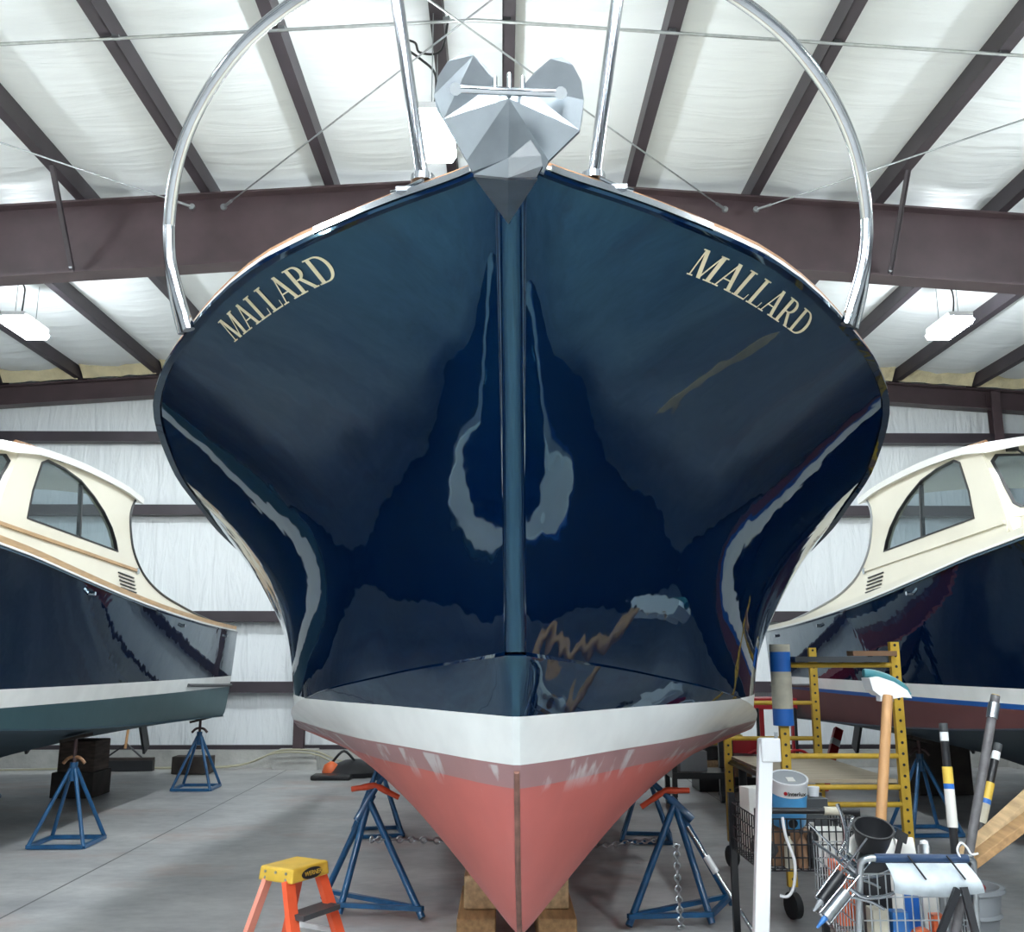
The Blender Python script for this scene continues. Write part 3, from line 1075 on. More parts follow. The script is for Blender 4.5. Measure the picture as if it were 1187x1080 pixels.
sheet([lobeL]).build('fluke', 'steel_plate', anchor)
sheet([lobeR]).build('fluke', 'steel_plate', anchor)
body = [[(590, 114, 2.045), (514, 138, 2.08), (541, 186, 2.145)], [(590, 114, 2.045), (541, 186, 2.145), (548, 199, 2.15), (589, 183, 2.10)],
        [(590, 114, 2.045), (672, 151, 2.085), (636, 186, 2.145)], [(590, 114, 2.045), (636, 186, 2.145), (630, 200, 2.15), (589, 183, 2.10)]]
sheet(body).build('plough_body', 'steel_plate', anchor)
cap = [[(549, 202, 2.10), (589, 183, 2.04), (589, 206, 2.06)], [(589, 183, 2.04), (615, 162, 2.03), (627, 180, 2.06)], [(589, 183, 2.04), (627, 180, 2.06), (629, 192, 2.08), (622, 205, 2.08), (589, 206, 2.06)]]
sheet(cap).build('tip_plate', 'steel_polished', anchor)
spike = [[(549, 203, 2.11), (589, 206, 2.07), (589, 258, 2.40)], [(589, 206, 2.07), (623, 206, 2.09), (589, 258, 2.40)], [(549, 203, 2.11), (575, 203, 2.25), (589, 258, 2.41)], [(623, 206, 2.09), (603, 203, 2.25), (589, 258, 2.41)]]
sheet(spike, .01).build('roller_cheek', 'steel_plate', anchor)
mb = MB().tube([A(528, 103, 2.0), A(590, 106, 1.985), A(650, 108, 2.0)], .010, 10)
mb.tube([A(528, 103, 2.045), A(528, 103, 1.99)], .015, 10).tube([A(650, 108, 1.99), A(650, 108, 2.045)], .015, 10)
mb.build('crossbar', 'steel_polished', anchor, 60)
mb = MB()
for x, y0, y1 in ((574, 108, 90), (590, 112, 86), (606, 108, 90)):
    mb.tube([A(x, y0, 2.03), A(x, y1, 2.05)], .006, 8)
mb.build('shackle_pin', 'steel_polished', anchor, 60)
mb = MB().tube([A(590, 120, 2.08), A(590, 150, 2.25), Vector((0, .2, 2.86)), Vector((0, .7, 2.87))], .03, 10)
mb.build('shank', 'steel_polished', anchor, 60)


# ------------------------------------------------------------------ boat stands
def hull_under(x, y):
    """Height of the nearest hull's bottom above the floor point (x, y)."""
    if x < -2.5:
        lx, s = x + 4.98, y - 2.42
    elif x > 2.5:
        lx, s = x - 4.96, y - 2.35
    else:
        p = Wi @ Vector((x, y, 0))
        lx, s = p.x, p.y
    hc, q, zk = ip(s, CHINE), ip(s, BELLY), ip(s, KEEL_Z)
    v = min(1, max(0, (abs(lx) - .03) / (hc - .03))) ** (1 / q)
    return zk + (ip(s, CHINE_Z) - zk) * v


def square_stand(label, x, y, rz, apex, top, base=.44, lean=(0, 0), handle='stand_rust'):
    o = thing('boat_stand', label, 'boat stand', (x, y, 0), rz, 'blue boat stands')
    h = base / 2
    top = min(hull_under(x + d_, y + e_) for d_ in (-.1, 0, .1) for e_ in (-.1, .1)) - .028
    apex = min(apex, top - .14)
    c = [(-h, -h), (h, -h), (h, h), (-h, h)]
    for px, py in c:
        MB().tube([(px, py, .02), (px * .08, py * .08, apex)], .017, 8).build('leg', 'stand_blue', o, 60)
    mb = MB()
    for i in range(4):
        mb.bar((*c[i], .02), (*c[(i + 1) % 4], .02), .035, .03)
    mb.build('base_frame', 'stand_blue', o)
    MB().tube([(0, 0, apex - .10), (0, 0, apex + .05)], .032, 10).build('collar', 'stand_blue', o, 60)
    MB().tube([(0, 0, apex), (lean[0], lean[1], top)], .016, 8).build('screw_post', 'stand_rust', o, 60)
    z = apex + .07
    MB().tube(curve_pts([(-.09, 0, z - .03), (-.04, 0, z + .015), (.04, 0, z + .015), (.09, 0, z - .03)], 4), .014, 8).build('wing_nut', handle, o, 60)
    t = Vector((lean[0], lean[1], top))
    MB().box(t + Vector((0, 0, .012)), (.20, .20, .025), Matrix.Rotation(-.25 if x < 0 else .25, 3, 'Y') if abs(x) < 6 else None).build('pad', 'timber_dark', o)
    return o


square_stand('blue boat stand under the near chine of the left boat, left of the ladder', -3.58, 8.32, .02, .60, .98, handle='teak')
square_stand('blue boat stand with four legs under the stern of the left boat', -3.58, 11.69, .02, .60, .97)
square_stand('blue boat stand cut off at the left edge under the left boat', -5.72, 10.75, 0, .6, .98)
square_stand('blue boat stand in shadow beneath the right boat behind the shopping cart', 3.72, 8.75, .05, .62, .95)
square_stand('blue boat stand deep in shadow under the far side of the right boat', 6.1, 10.5, .1, .45, .95)
square_stand('blue boat stand behind the front right stand under the red hull', 1.22, 8.45, -.15, .55, .72, base=.40)
square_stand('blue boat stand behind the front left stand under the red hull', -1.08, 8.75, .2, .55, .72, base=.40)


def keel_stand(label, feet, apex, top, tagged):
    o = thing('boat_stand', label, 'boat stand', (apex[0], apex[1], 0), 0, 'orange handled front boat stands')
    off = Vector((apex[0], apex[1], 0))
    top = (top[0], top[1], min(hull_under(top[0] + d_, top[1] + e_) for d_ in (-.09, .09) for e_ in (-.1, .1)) - .01)
    a = Vector(apex) - off
    F = [Vector((x, y, .02)) - off for x, y in feet]
    for i, f in enumerate(F):
        MB().tube([f, a + (f - a).normalized() * .02], .021, 8).build('leg', 'stand_blue', o, 60)
    mb = MB()
    mb.bar(F[0] + Vector((0, 0, .05)), F[1] + Vector((0, 0, .05)), .03, .025).bar(F[1] + Vector((0, 0, .05)), F[2] + Vector((0, 0, .05)), .03, .025).bar(F[2] + Vector((0, 0, .05)), F[0] + Vector((0, 0, .05)), .03, .025)
    mb.build('base_frame', 'stand_blue', o)
    t = Vector(top) - off
    d = (t - a).normalized()
    MB().tube([a - d * .14, a + d * .04], .027, 10).build('collar', 'stand_blue', o, 60)
    MB().tube([a, t], .019, 8).build('screw_post', 'stand_blue', o, 60)
    s = Vector((1, 0, 0))
    p = a + d * .075
    sl = -.30 * d.x / max(d.z, .2)
    wn = [p + s * (-.15) + Vector((0, 0, -.15 * sl - .025)), p + s * (-.07) + Vector((0, 0, -.07 * sl + .0)), p + Vector((0, -.0, .02)), p + s * .07 + Vector((0, 0, .07 * sl)), p + s * .15 + Vector((0, 0, .15 * sl - .025))]
    MB().tube(curve_pts(wn, 4), [.017] * 4 + [.02] * 9 + [.017] * 4, 8).build('wing_nut', 'stand_orange', o, 60)
    q = d.to_track_quat('Z', 'Y').to_matrix()
    MB().box(t + d * .01, (.22, .2, .03), q).build('pad', 'timber_dark', o)
    if tagged:
        f = F[2]
        MB().bar(a + (f - a) * .40, a + (f - a) * .56, .05, .05).build('label_sleeve', 'white_plastic', o)
    return o


keel_stand('blue three-legged boat stand with orange wing handle left of the red keel', [(-.96, 6.04), (-.46, 5.94), (-1.12, 6.4)], (-.83, 6.25, .63), (-.74, 6.3, .80), False)
keel_stand('blue three-legged boat stand with orange wing handle right of the red keel', [(.72, 5.76), (1.2, 5.8), (1.42, 6.25)], (1.06, 6.1, .63), (.93, 6.15, .84), False)
# silver adjusting pole leaning against the right front stand
o = thing('telescopic_pole', 'silver telescopic pole with white grip leaning on the front right blue stand', 'pole')
a, b = measure(797, 958, 5.95), measure(872, 1078, 5.72)
MB().tube([a, b], .012, 8).build('tube', 'rail_steel', o, 60)
MB().tube([a + (b - a) * .30, a + (b - a) * .46], .022, 8).build('grip', 'white_plastic', o, 60)


def chain(label, pts, n, r=.011):
    o = thing('chain', label, 'chain')
    pts = [Vector(p) for p in pts]
    path_ = curve_pts(pts, 30)
    tot = len(path_) - 1
    mb = MB()
    for i in range(n):
        p = path_[int(i * tot / n)]
        q = path_[min(tot, int((i + 1.25) * tot / n))]
        d = (q - p)
        L = d.length
        d = d.normalized()
        ref = Vector((0, 1, 0)) if abs(d.y) < .9 else Vector((0, 0, 1))
        sx = d.cross(ref).normalized()
        if i % 2:
            sx = d.cross(sx).normalized()
        c = (p + q) / 2
        loop = []
        for k in range(12):
            a_ = 2 * pi * k / 12
            loop.append(c + d * (L / 2 * cos(a_)) + sx * (r * sin(a_)))
        mb.tube(loop, r * .36, 5, closed=True)
    mb.build('chain_links', 'galvanised', o, 60)
    return o


chain('galvanised chain running from the front left stand under the red hull', [(-.80, 6.12, .42), (-.5, 6.2, .405), (-.1, 6.3, .36), (.05, 6.3, .345)], 30, .017)
chain('galvanised chain running from the red hull to the front right stand', [(.35, 6.35, .33), (.7, 6.3, .36), (1.0, 6.12, .42)], 24, .014)
chain('galvanised chain hanging down from the front right stand to the floor', [measure(784, 978, 5.85), measure(786, 1030, 5.8), measure(790, 1076, 5.75)], 17, .017)

# keel blocks
BX = .08
for i, (cx, cy, cz, sx, sy, sz, m, lab) in enumerate([
        (BX, 5.53, .275, .56, .22, .17, 'timber_pale', 'pale timber block crosswise under the red keel, top of the crib'),
        (BX - .21, 5.62, .095, .20, .75, .185, 'timber', 'timber block at the left under the crosswise block below the red keel'),
        (BX + .21, 5.62, .095, .20, .75, .185, 'timber', 'timber block at the right under the crosswise block below the red keel')]):
    tag(MB().box((cx, cy, cz), (sx, sy, sz)).build('keel_block', m, None, bevel=.008), lab, 'timber block', 'keel blocks under the red boat')
for cx, cy, cz, sx, sy, sz, m, lab in [(-4.70, 11.15, .14, .46, .5, .27, 'timber_dark', 'black timber block on the floor under the left boat'),
                                      (-4.69, 11.15, .44, .40, .42, .33, 'timber_weathered', 'brown weathered timber block stacked on the black one under the left boat'),
                                      (-4.1, 13.2, .12, .50, .25, .22, 'timber_dark', 'dark rectangular block by the curb behind the stern stand'),
                                      (4.95, 11.3, .30, .6, .6, .58, 'timber_dark', 'dark timber crib block under the right boat')]:
    tag(MB().box((cx, cy, cz), (sx, sy, sz)).build('timber_block', m, None, bevel=.01), lab, 'timber block')

# ------------------------------------------------------------------ step ladder
lad = thing('step_ladder', 'short orange two-step ladder with yellow top at the bottom left', 'ladder', (-.93, 4.55, 0), radians(60))
# local: steps face -y, width along x
H = .60
mb = MB().box((0, 0, H - .03), (.25, .20, .06), taper=.94)
top = mb.build('top_cap', 'ladder_yellow', lad, bevel=.008)
for x in (-1, 1):
    mb = MB()
    mb.bar((x * .105, -.06, H - .055), (x * .185, -.25, .0), .026, .055, up=(1, 0, 0))
    mb.build('front_rail', 'ladder_orange', lad)
    mb = MB()
    mb.bar((x * .105, .06, H - .055), (x * .17, .24, .0), .022, .045, up=(1, 0, 0))
    mb.build('rear_rail', 'ladder_orange_lit' if x < 0 else 'ladder_orange', lad)
for z in (.21, .41):
    f = (H - z) / H
    MB().box((0, -.06 - .19 * f, z), (.21 + .16 * f - .02, .10, .022)).build('step', 'dark_grey', lad)
MB().bar((-.145, -.155, .30), (-.14, .15, .30), .006, .022).build('spreader', 'white_plastic', lad)
MB().bar((.145, -.155, .30), (.14, .15, .30), .006, .022).build('spreader', 'white_plastic', lad)
MB().bar((-.15, .20, .13), (.15, .20, .13), .02, .03).build('rear_brace', 'ladder_orange', lad)
mb = MB()
ring = [(.0 + .066 * cos(2 * pi * k / 28), -.101 - .0008, H - .032 + .024 * sin(2 * pi * k / 28)) for k in range(28)]
mb.add(ring + [(x, y - .002, z) for x, y, z in ring], [tuple(range(28)), tuple(range(55, 27, -1))] + [(i, (i + 1) % 28, (i + 1) % 28 + 28, i + 28) for i in range(28)])
bd = mb.build('badge', 'black_plastic', top)
text_mesh('badge_lettering', 'WERNER', .028, 'ladder_yellow', top, (-.048, -.1042, H - .041), (1, 0, 0), (0, 0, 1))
mb = MB()
for x, z in ((-.06, .02), (.0, .02), (.06, .02), (-.06, .045), (.06, .045)):
    mb.lathe((-.122, x, H - z), [(.006, -.004), (.006, .002)], 8, axis=(-1, 0, 0))
mb.build('rivet', 'galvanised', top)

# ------------------------------------------------------------------ yellow scaffold
sc = thing('scaffold', 'yellow rolling scaffold with perforated uprights beside the right boat', 'scaffold', (2.05, 6.7, 0), 0)
def upright(x0, x1, y, z0, z1, wheel):
    mb = MB()
    mb.bar((x0, y, z0), (x1, y, z1), .055, .04, up=(0, 1, 0))
    u = mb.build('upright', 'scaffold_yellow', sc)
    mb = MB()
    n = 22
    for k in range(n):
        f = (k + .7) / n
        mb.lathe((x0 + (x1 - x0) * f, y - .0215, z0 + (z1 - z0) * f), [(.009, -.001), (.009, .001)], 8, axis=(0, 1, 0))
    mb.build('pin_hole', 'black_rubber', u)
    MB().tube([(x0, y, z0 - .03), (x0, y, z0 + .06)], .02, 8).build('caster_stem', 'galvanised', u, 60)
    MB().lathe((x0, y, .075), [(.02, -.02), (.075, -.02), (.075, .02), (.02, .02)], 18, axis=(1, .3, 0)).build('caster_wheel', 'black_rubber', u, 50)
    return u


YN, YF = -.73, .70
XL, XR = -.33, .38
upright(XL, XL, YN, .18, 1.58, True)
upright(XR, XR, YN, .18, 1.60, True)
upright(XL - .02, XL - .02, YF, .18, 1.58, True)
upright(XR - .05, XR - .05, YF, .18, 1.58, True)
for z in (1.46, .92 + .27, .92, .64):
    if z != 1.19:
        MB().tube([(XL, YN, z), (XR, YN, z)], .016, 8).build('rung', 'scaffold_yellow', sc, 60)
MB().tube([(XL, YN, .74), (XR, YN, .74)], .016, 8).build('rung', 'scaffold_yellow', sc, 60)
for z in (1.17, .91, .72):
    MB().tube([(XL, YF, z), (XR - .05, YF, z)], .016, 8).build('rung', 'scaffold_yellow', sc, 60)
for x in (XL, XR - .02):
    MB().tube([(x, YN, .735), (x, YF, .735)], .02, 8).build('side_bar', 'black_metal', sc, 60)
MB().box((.01, 0, .77), (.68, 1.40, .022)).build('platform', 'plywood', sc)
# padding wound round the near left upright
mb = MB()
z = [1.10, 1.20, 1.44, 1.54, 1.58]
def wrap(z0, z1, mi):
    mb.lathe((XL, YN, 0), [(.062, z0), (.062, z1)], 16, mi)
wrap(1.10, 1.20, 1); wrap(1.20, 1.42, 0); wrap(1.42, 1.54, 1); wrap(1.54, 1.585, 0)
mb.build('padding', ['masking_paper', 'tape_blue'], sc, 50)
bd = tag(MB().box((2.05 + .02, 6.7 + YN - .02, 1.495), (.56, .12, .032)).build('board', 'dark_grey'), 'grey-brown board lying across the top rung of the yellow scaffold', 'board')
tag(MB().box((2.05 + .23, 6.7 + YN - .03, 1.53), (.27, .11, .03)).build('plank', 'brown_card'), 'short brown plank on the board atop the yellow scaffold', 'board')

# white square post lashed to the cart
o = thing('plastic_post', 'tall white square plastic post standing at the left of the black cart', 'post')
a, b = measure(887, 856, 4.30), measure(882, 1085, 4.18)
b = a + (b - a) * (a.z / (a.z - b.z))
MB().bar(a, b, .062, .045, up=(0, 1, 0)).build('tube', 'white_plastic', o, bevel=.006)
MB().box(a + Vector((.012, -.02, -.045)), (.085, .05, .10)).build('end_clip', 'white_plastic', o, bevel=.006)
MB().tube([a + Vector((.04, -.03, .03)), a + Vector((.04, -.03, -.04))], .008, 8).build('clip_pin', 'grey_plastic', o)

# ------------------------------------------------------------------ black utility cart
def wire_panel(mb, p0, ux, uy, nx, ny, r):
    """A flat grid of rods from P0 along UX and UY."""
    p0, ux, uy = Vector(p0), Vector(ux), Vector(uy)
    for i in range(nx + 1):
        mb.tube([p0 + ux * i / nx, p0 + ux * i / nx + uy], r, 5)
    for j in range(ny + 1):
        mb.tube([p0 + uy * j / ny, p0 + uy * j / ny + ux], r, 5)


CX0, CX1, CY0, CY1 = 1.16, 1.60, 4.50, 5.02
cart = thing('utility_cart', 'black wire utility cart holding a blue paint can, beside the white post', 'cart', ((CX0 + CX1) / 2, 4.76, 0))
off = Vector((-(CX0 + CX1) / 2, -4.76, 0))
def C(x, y, z):
    return Vector((x, y, z)) + off
for x, y in ((CX0, CY0), (CX1, CY0), (CX0, CY1), (CX1, CY1)):
    MB().bar(C(x, y, .10), C(x, y, .835), .032).build('post', 'black_metal', cart)
    MB().lathe(C(x, y, .05), [(.015, -.015), (.05, -.015), (.05, .015), (.015, .015)], 14, axis=(1, 0, 0)).build('wheel', 'black_rubber', cart, 50)
MB().tube([C(CX0 - .01, CY0 - .02, .83), C(CX1 + .01, CY0 - .02, .825)], .014, 8).build('handle', 'black_metal', cart, 60)
MB().tube([C(CX0 + .29, CY0 - .022, .828), C(CX0 + .36, CY0 - .022, .827)], .019, 8).build('grip_tape', 'masking_paper', cart, 60)
mb = MB()
wire_panel(mb, C(CX0, CY0, .57), (CX1 - CX0, 0, 0), (0, 0, .22), 14, 4, .0035)
wire_panel(mb, C(CX0, CY1, .57), (CX1 - CX0, 0, 0), (0, 0, .22), 14, 4, .0035)
wire_panel(mb, C(CX0, CY0, .57), (0, CY1 - CY0, 0), (0, 0, .22), 12, 4, .0035)
wire_panel(mb, C(CX1, CY0, .57), (0, CY1 - CY0, 0), (0, 0, .22), 12, 4, .0035)
wire_panel(mb, C(CX0, CY0, .57), (CX1 - CX0, 0, 0), (0, CY1 - CY0, 0), 14, 10, .003)
mb.build('wire_basket', 'black_metal', cart)
MB().box(C((CX0 + CX1) / 2, 4.76, .14), (CX1 - CX0, CY1 - CY0, .02)).build('lower_shelf', 'black_metal', cart)
MB().tube(curve_pts([C(1.265, 4.49, .80), C(1.27, 4.47, .72), C(1.30, 4.46, .62), C(1.295, 4.47, .52), C(1.27, 4.48, .47), C(1.235, 4.49, .47)], 6), .007, 6).build('cord_loop', 'white_plastic', cart, 60)

def small_box(label, c, s, m, name='box', cat='box', rz=0.0, lid=None):
    o = MB().box((0, 0, 0), s).build(name, m, None, bevel=.003)
    o.location = c
    o.rotation_euler = (0, 0, rz)
    return tag(o, label, cat)


ZB = .577
small_box('brown cardboard box inside the black cart under the paint can', (1.33, 4.68, ZB + .075), (.20, .22, .15), 'brown_card')
# paint can
can = thing('paint_can', 'blue paint can with white rim and grey lid in the black cart', 'paint can', (1.335, 4.66, ZB + .178))
can.rotation_euler = (.30, 0, 0)
MB().lathe((0, 0, 0), [(.082, 0), (.084, .01), (.084, .145), (.082, .15)], 28).build('can_body', 'paint_blue', can, 50)
MB().lathe((0, 0, .148), [(.0852, 0), (.0852, .05), (.088, .055), (.088, .066), (.080, .066), (.080, .060), (.001, .060)], 28).build('rim_band', 'white_plastic', can, 50)
MB().lathe((0, 0, .2085), [(.078, 0), (.078, .004), (.066, .002), (.001, .002)], 28).build('lid', 'grey_plastic', can, 50)
MB().box((.002, -.02, .2115), (.035, .045, .003)).build('lid_sticker', 'paper_white', can)
text_mesh('can_lettering', 'Interlux', .026, 'black_plastic', can, (-.030, -.0885, .163), (1, 0, 0), (0, 0, 1), bold=.0006)
MB().lathe((-.038, -.0815, .171), [(.008, -.003), (.008, .003)], 10, axis=(0, 1, 0)).build('emblem', 'red_paint', can)
mb = MB().lathe((.0, -.0845, .03), [(.022, -.002), (.022, .002)], 16, axis=(0, 1, 0))
mb.build('emblem', 'black_plastic', can)
small_box('grey tall box behind the paint can in the black cart', (1.50, 4.86, ZB + .13), (.15, .13, .26), 'dark_grey')
small_box('open white carton at the front right of the black cart', (1.50, 4.62, ZB + .075), (.17, .16, .15), 'paper_white')
for i, (x, y, lab) in enumerate(((1.46, 4.86, 'white cup on the grey box, left of the pair'), (1.53, 4.86, 'white cup on the grey box, right of the pair'))):
    c = MB().lathe((0, 0, 0), [(.022, 0), (.028, .045), (.024, .045), (.020, .006)], 14).build('cup', 'white_plastic', None, 50)
    c.location = (x, y, ZB + .262)
    tag(c, lab, 'cup', 'white cups in the black cart')
small_box('white paper bag standing at the back left of the black cart', (1.245, 4.92, ZB + .15), (.10, .09, .30), 'paper_white', 'paper_bag', 'bag', .3)
def bottle(x, y, h, r, m, capm, lab):
    o = thing('bottle', lab, 'bottle', (x, y, ZB))
    MB().lathe((0, 0, 0), [(r, 0), (r, h * .7), (r * .4, h * .82), (r * .4, h * .9)], 14).build('bottle_body', m, o, 50)
    MB().lathe((0, 0, h * .9), [(r * .45, 0), (r * .45, h * .1)], 12).build('cap', capm, o, 50)


bottle(1.415, 4.55, .19, .026, 'black_plastic', 'paper_white', 'black bottle next to the white carton in the black cart')
bottle(1.36, 4.535, .16, .022, 'brown_card', 'black_plastic', 'brown bottle at the middle front of the black cart')
bottle(1.30, 4.535, .15, .022, 'masking_paper', 'black_plastic', 'tan bottle at the left front of the black cart')
o = thing('tape_roll', 'dark roll lying at the left end of the black cart', 'roll', (1.215, 4.62, ZB + .07))
MB().lathe((0, 0, 0), [(.03, -.03), (.065, -.03), (.065, .03), (.03, .03), (.03, -.03)], 18, axis=(.9, .4, 0)).build('roll_body', 'dark_grey', o, 50)

# ------------------------------------------------------------------ shopping cart
SX0, SX1, SY0, SY1 = 1.315, 1.735, 3.67, 4.35
sh = thing('shopping_cart', 'wire shopping cart with a blue handle full of tools at the bottom right', 'cart', ((SX0 + SX1) / 2, 4.0, 0))
off2 = Vector((-(SX0 + SX1) / 2, -4.0, 0))
def K(x, y, z):
    return Vector((x, y, z)) + off2
ZH = .785
MB().tube([K(SX0 + .05, SY0, ZH), K(SX1 - .03, SY0, ZH - .003)], .016, 10).build('handle', 'handle_blue', sh, 60)
for x in (SX0, SX1):
    s = 1 if x == SX0 else -1
    MB().tube(curve_pts([K(x + s * .06, SY0, ZH), K(x + s * .01, SY0 + .01, ZH - .01), K(x, SY0 + .03, ZH - .08), K(x - s * .01, SY0 + .08, .35), K(x, SY0 + .12, .14)], 5), .013, 8).build('side_post', 'galvanised', sh, 60)
    MB().tube([K(x, SY0 + .12, .14), K(x + s * .06, SY1, .14)], .013, 8).build('base_rail', 'galvanised', sh, 60)
    for y in (SY0 + .14, SY1):
        MB().lathe(K(x + (0 if y < 4 else s * .06), y, .055), [(.015, -.013), (.055, -.013), (.055, .013), (.015, .013)], 14, axis=(1, 0, 0)).build('wheel', 'grey_plastic', sh, 50)
mb = MB()
r = .0028
z0, z1 = .40, .72
i_ = .04
wire_panel(mb, K(SX0 + .01, SY0 + .05, z0), (SX1 - SX0 - .02, 0, 0), (0, 0, z1 - z0), 13, 4, r)
wire_panel(mb, K(SX0 + i_, SY1, z0 + .05), (SX1 - SX0 - 2 * i_, 0, 0), (0, 0, z1 - z0 - .05), 11, 4, r)
for xx, x2 in ((SX0 + .01, SX0 + i_), (SX1 - .01, SX1 - i_)):
    for k in range(17):
        f = k / 16
        mb.tube([K(xx + (x2 - xx) * f, SY0 + .05 + (SY1 - SY0 - .05) * f, z0 + .05 * f), K(xx + (x2 - xx) * f, SY0 + .05 + (SY1 - SY0 - .05) * f, z1)], r, 5)
    for j in range(6):
        z = z0 + (z1 - z0) * j / 5
        mb.tube([K(xx, SY0 + .05, z), K(x2, SY1, max(z, z0 + .05))], r, 5)
wire_panel(mb, K(SX0 + .02, SY0 + .05, z0), (SX1 - SX0 - .05, 0, 0), (0, SY1 - SY0 - .05, .05), 13, 10, r)
mb.build('basket', 'galvanised', sh)
for xx, x2 in ((SX0 + .01, SX0 + i_), (SX1 - .01, SX1 - i_)):
    MB().tube([K(xx, SY0 + .03, z1), K(x2, SY1, z1)], .006, 6).build('rim_rod', 'galvanised', sh, 60)
# translucent child seat flap: sagging panel with two dark straps
P = []
for i in range(9):
    f = i / 8
    row = []
    for j in range(15):
        g = j / 14
        row.append(K(SX0 + .085 + (.295 + .03 * f) * g + .012 * f, SY0 - .012 - .05 * sin(pi * f * .8), ZH - .016 - .095 * f - .012 * f * sin(pi * g)))
    P.append(row)
mb = MB().grid(P)
mb.grid([[p + Vector((0, .006, 0)) for p in rw] for rw in P], flip=True)
fl = mb.build('seat_flap', 'flap_plastic', sh, 60)
for g in (.33, .80):
    MB().bar(K(SX0 + .085 + .30 * g - .02, SY0 - .02, ZH + .012), K(SX0 + .085 + .30 * g + .02, SY0 - .068, ZH - .06), .006, .004).build('strap', 'black_plastic', sh)
# things inside
ZC = .425
small_box('orange tool case at the bottom of the shopping cart', (1.43, 4.16, ZC + .135), (.13, .10, .24), 'orange_plastic', 'tool_case', 'case')
small_box('blue jug in the left half of the shopping cart basket', (1.475, 3.78, ZC + .08), (.06, .06, .15), 'blue_plastic', 'jug', 'bottle')
small_box('cream jug beside the blue one in the shopping cart basket', (1.40, 3.78, ZC + .085), (.06, .07, .16), 'masking_paper', 'jug', 'bottle')
small_box('blue rag box at the back right of the shopping cart', (1.60, 4.0, ZC + .13), (.07, .08, .25), 'tape_blue', 'rag_box', 'box')
small_box('white tall box between orange and blue things in the shopping cart', (1.54, 3.98, ZC + .12), (.05, .08, .24), 'paper_white', 'carton', 'box', .1)
small_box('white carton at the right end of the shopping cart basket', (1.665, 3.96, ZC + .12), (.06, .10, .24), 'paper_white', 'carton', 'box', -.1)
def spool(c, lab, m):
    o = thing('spool', lab, 'spool', c)
    MB().lathe((0, 0, 0), [(.045, -.02), (.045, .02)], 18, axis=(.1, 1, .1)).build('flange', m, o, 50)
    MB().lathe((0, 0, 0), [(.018, -.024), (.018, .024)], 12, axis=(.1, 1, .1)).build('hub', 'black_plastic', o, 50)
spool((1.560, 3.775, ZC + .05), 'orange spool lying low in the middle of the shopping cart', 'orange_plastic')
small_box('orange bottle right of the orange spool in the shopping cart', (1.625, 3.79, ZC + .07), (.045, .05, .14), 'orange_plastic', 'orange_bottle', 'bottle')
small_box('white flat tray at the bottom front of the shopping cart', (1.55, 3.745, ZC + .01), (.16, .02, .02), 'white_plastic', 'tray', 'tray')
# white pads heaped at the top of the basket
for k, (x, y, z, rx, rz, lab) in enumerate(((1.57, 4.08, .73, .5, .1, 'white folded pad leaning at the left of the cart heap'), (1.65, 4.09, .735, .5, -.15, 'white folded pad leaning at the right of the cart heap'))):
    o = MB().box((0, 0, 0), (.075, .02, .10)).build('folded_pad', 'paper_white', None, bevel=.006)
    o.location = (x, y, z); o.rotation_euler = (-rx, 0, rz)
    tag(o, lab, 'pad', 'white pads in the shopping cart')
o = thing('spray_can', 'small pale spray can lying on the white pads in the shopping cart', 'can', (1.69, 4.0, .735))
MB().lathe((0, 0, 0), [(.026, -.03), (.026, .03)], 14, axis=(.2, .5, .6)).build('can_body', 'galvanised', o, 50)
MB().lathe((.006, .016, .026), [(.018, .0), (.016, .02)], 12, axis=(.2, .5, .6)).build('cap', 'white_plastic', o, 50)
for lab, (x, y, z), m, rz in (('black scraper leaning left of the white pads in the shopping cart', (1.56, 3.96, .735), 'black_plastic', .5), ('grey scraper leaning beside the black bowl in the shopping cart', (1.40, 3.93, .735), 'galvanised', .6)):
    o = MB().box((0, 0, 0), (.018, .012, .15)).box((0, 0, .085), (.05, .005, .04)).build('scraper', m)
    o.location = (x, y, z); o.rotation_euler = (-.4, rz, 0)
    tag(o, lab, 'scraper')
small_box('tall dark bin inside the shopping cart carrying the black bowl', (1.445, 3.92, ZC + .155), (.10, .10, .31), 'black_plastic', 'bin', 'bin')
o = thing('rubber_bowl', 'black rubber bowl on top of the loaded shopping cart', 'bowl', (1.445, 3.92, ZC + .312))
prof = [(.040, 0), (.050, .005), (.064, .05), (.073, .095), (.078, .10), (.078, .108), (.070, .108), (.064, .06), (.045, .022), (.001, .020)]
o.rotation_euler = (.42, 0, 0)
o.location.z += .022
MB().lathe((0, 0, 0), prof, 28).build('bowl_shell', 'black_rubber', o, 50)
o = MB().lathe((0, 0, 0), [(.0012, .085), (.034, 0)], 14).build('paper_cone', 'paper_white', None, 50)
o.location = (1.29, 4.02, .80); o.rotation_euler = (0, .5, 0)
o.location = (1.375, 3.99, .745)
tag(o, 'pale yellow paper cone wedged left of the black bowl', 'cone')

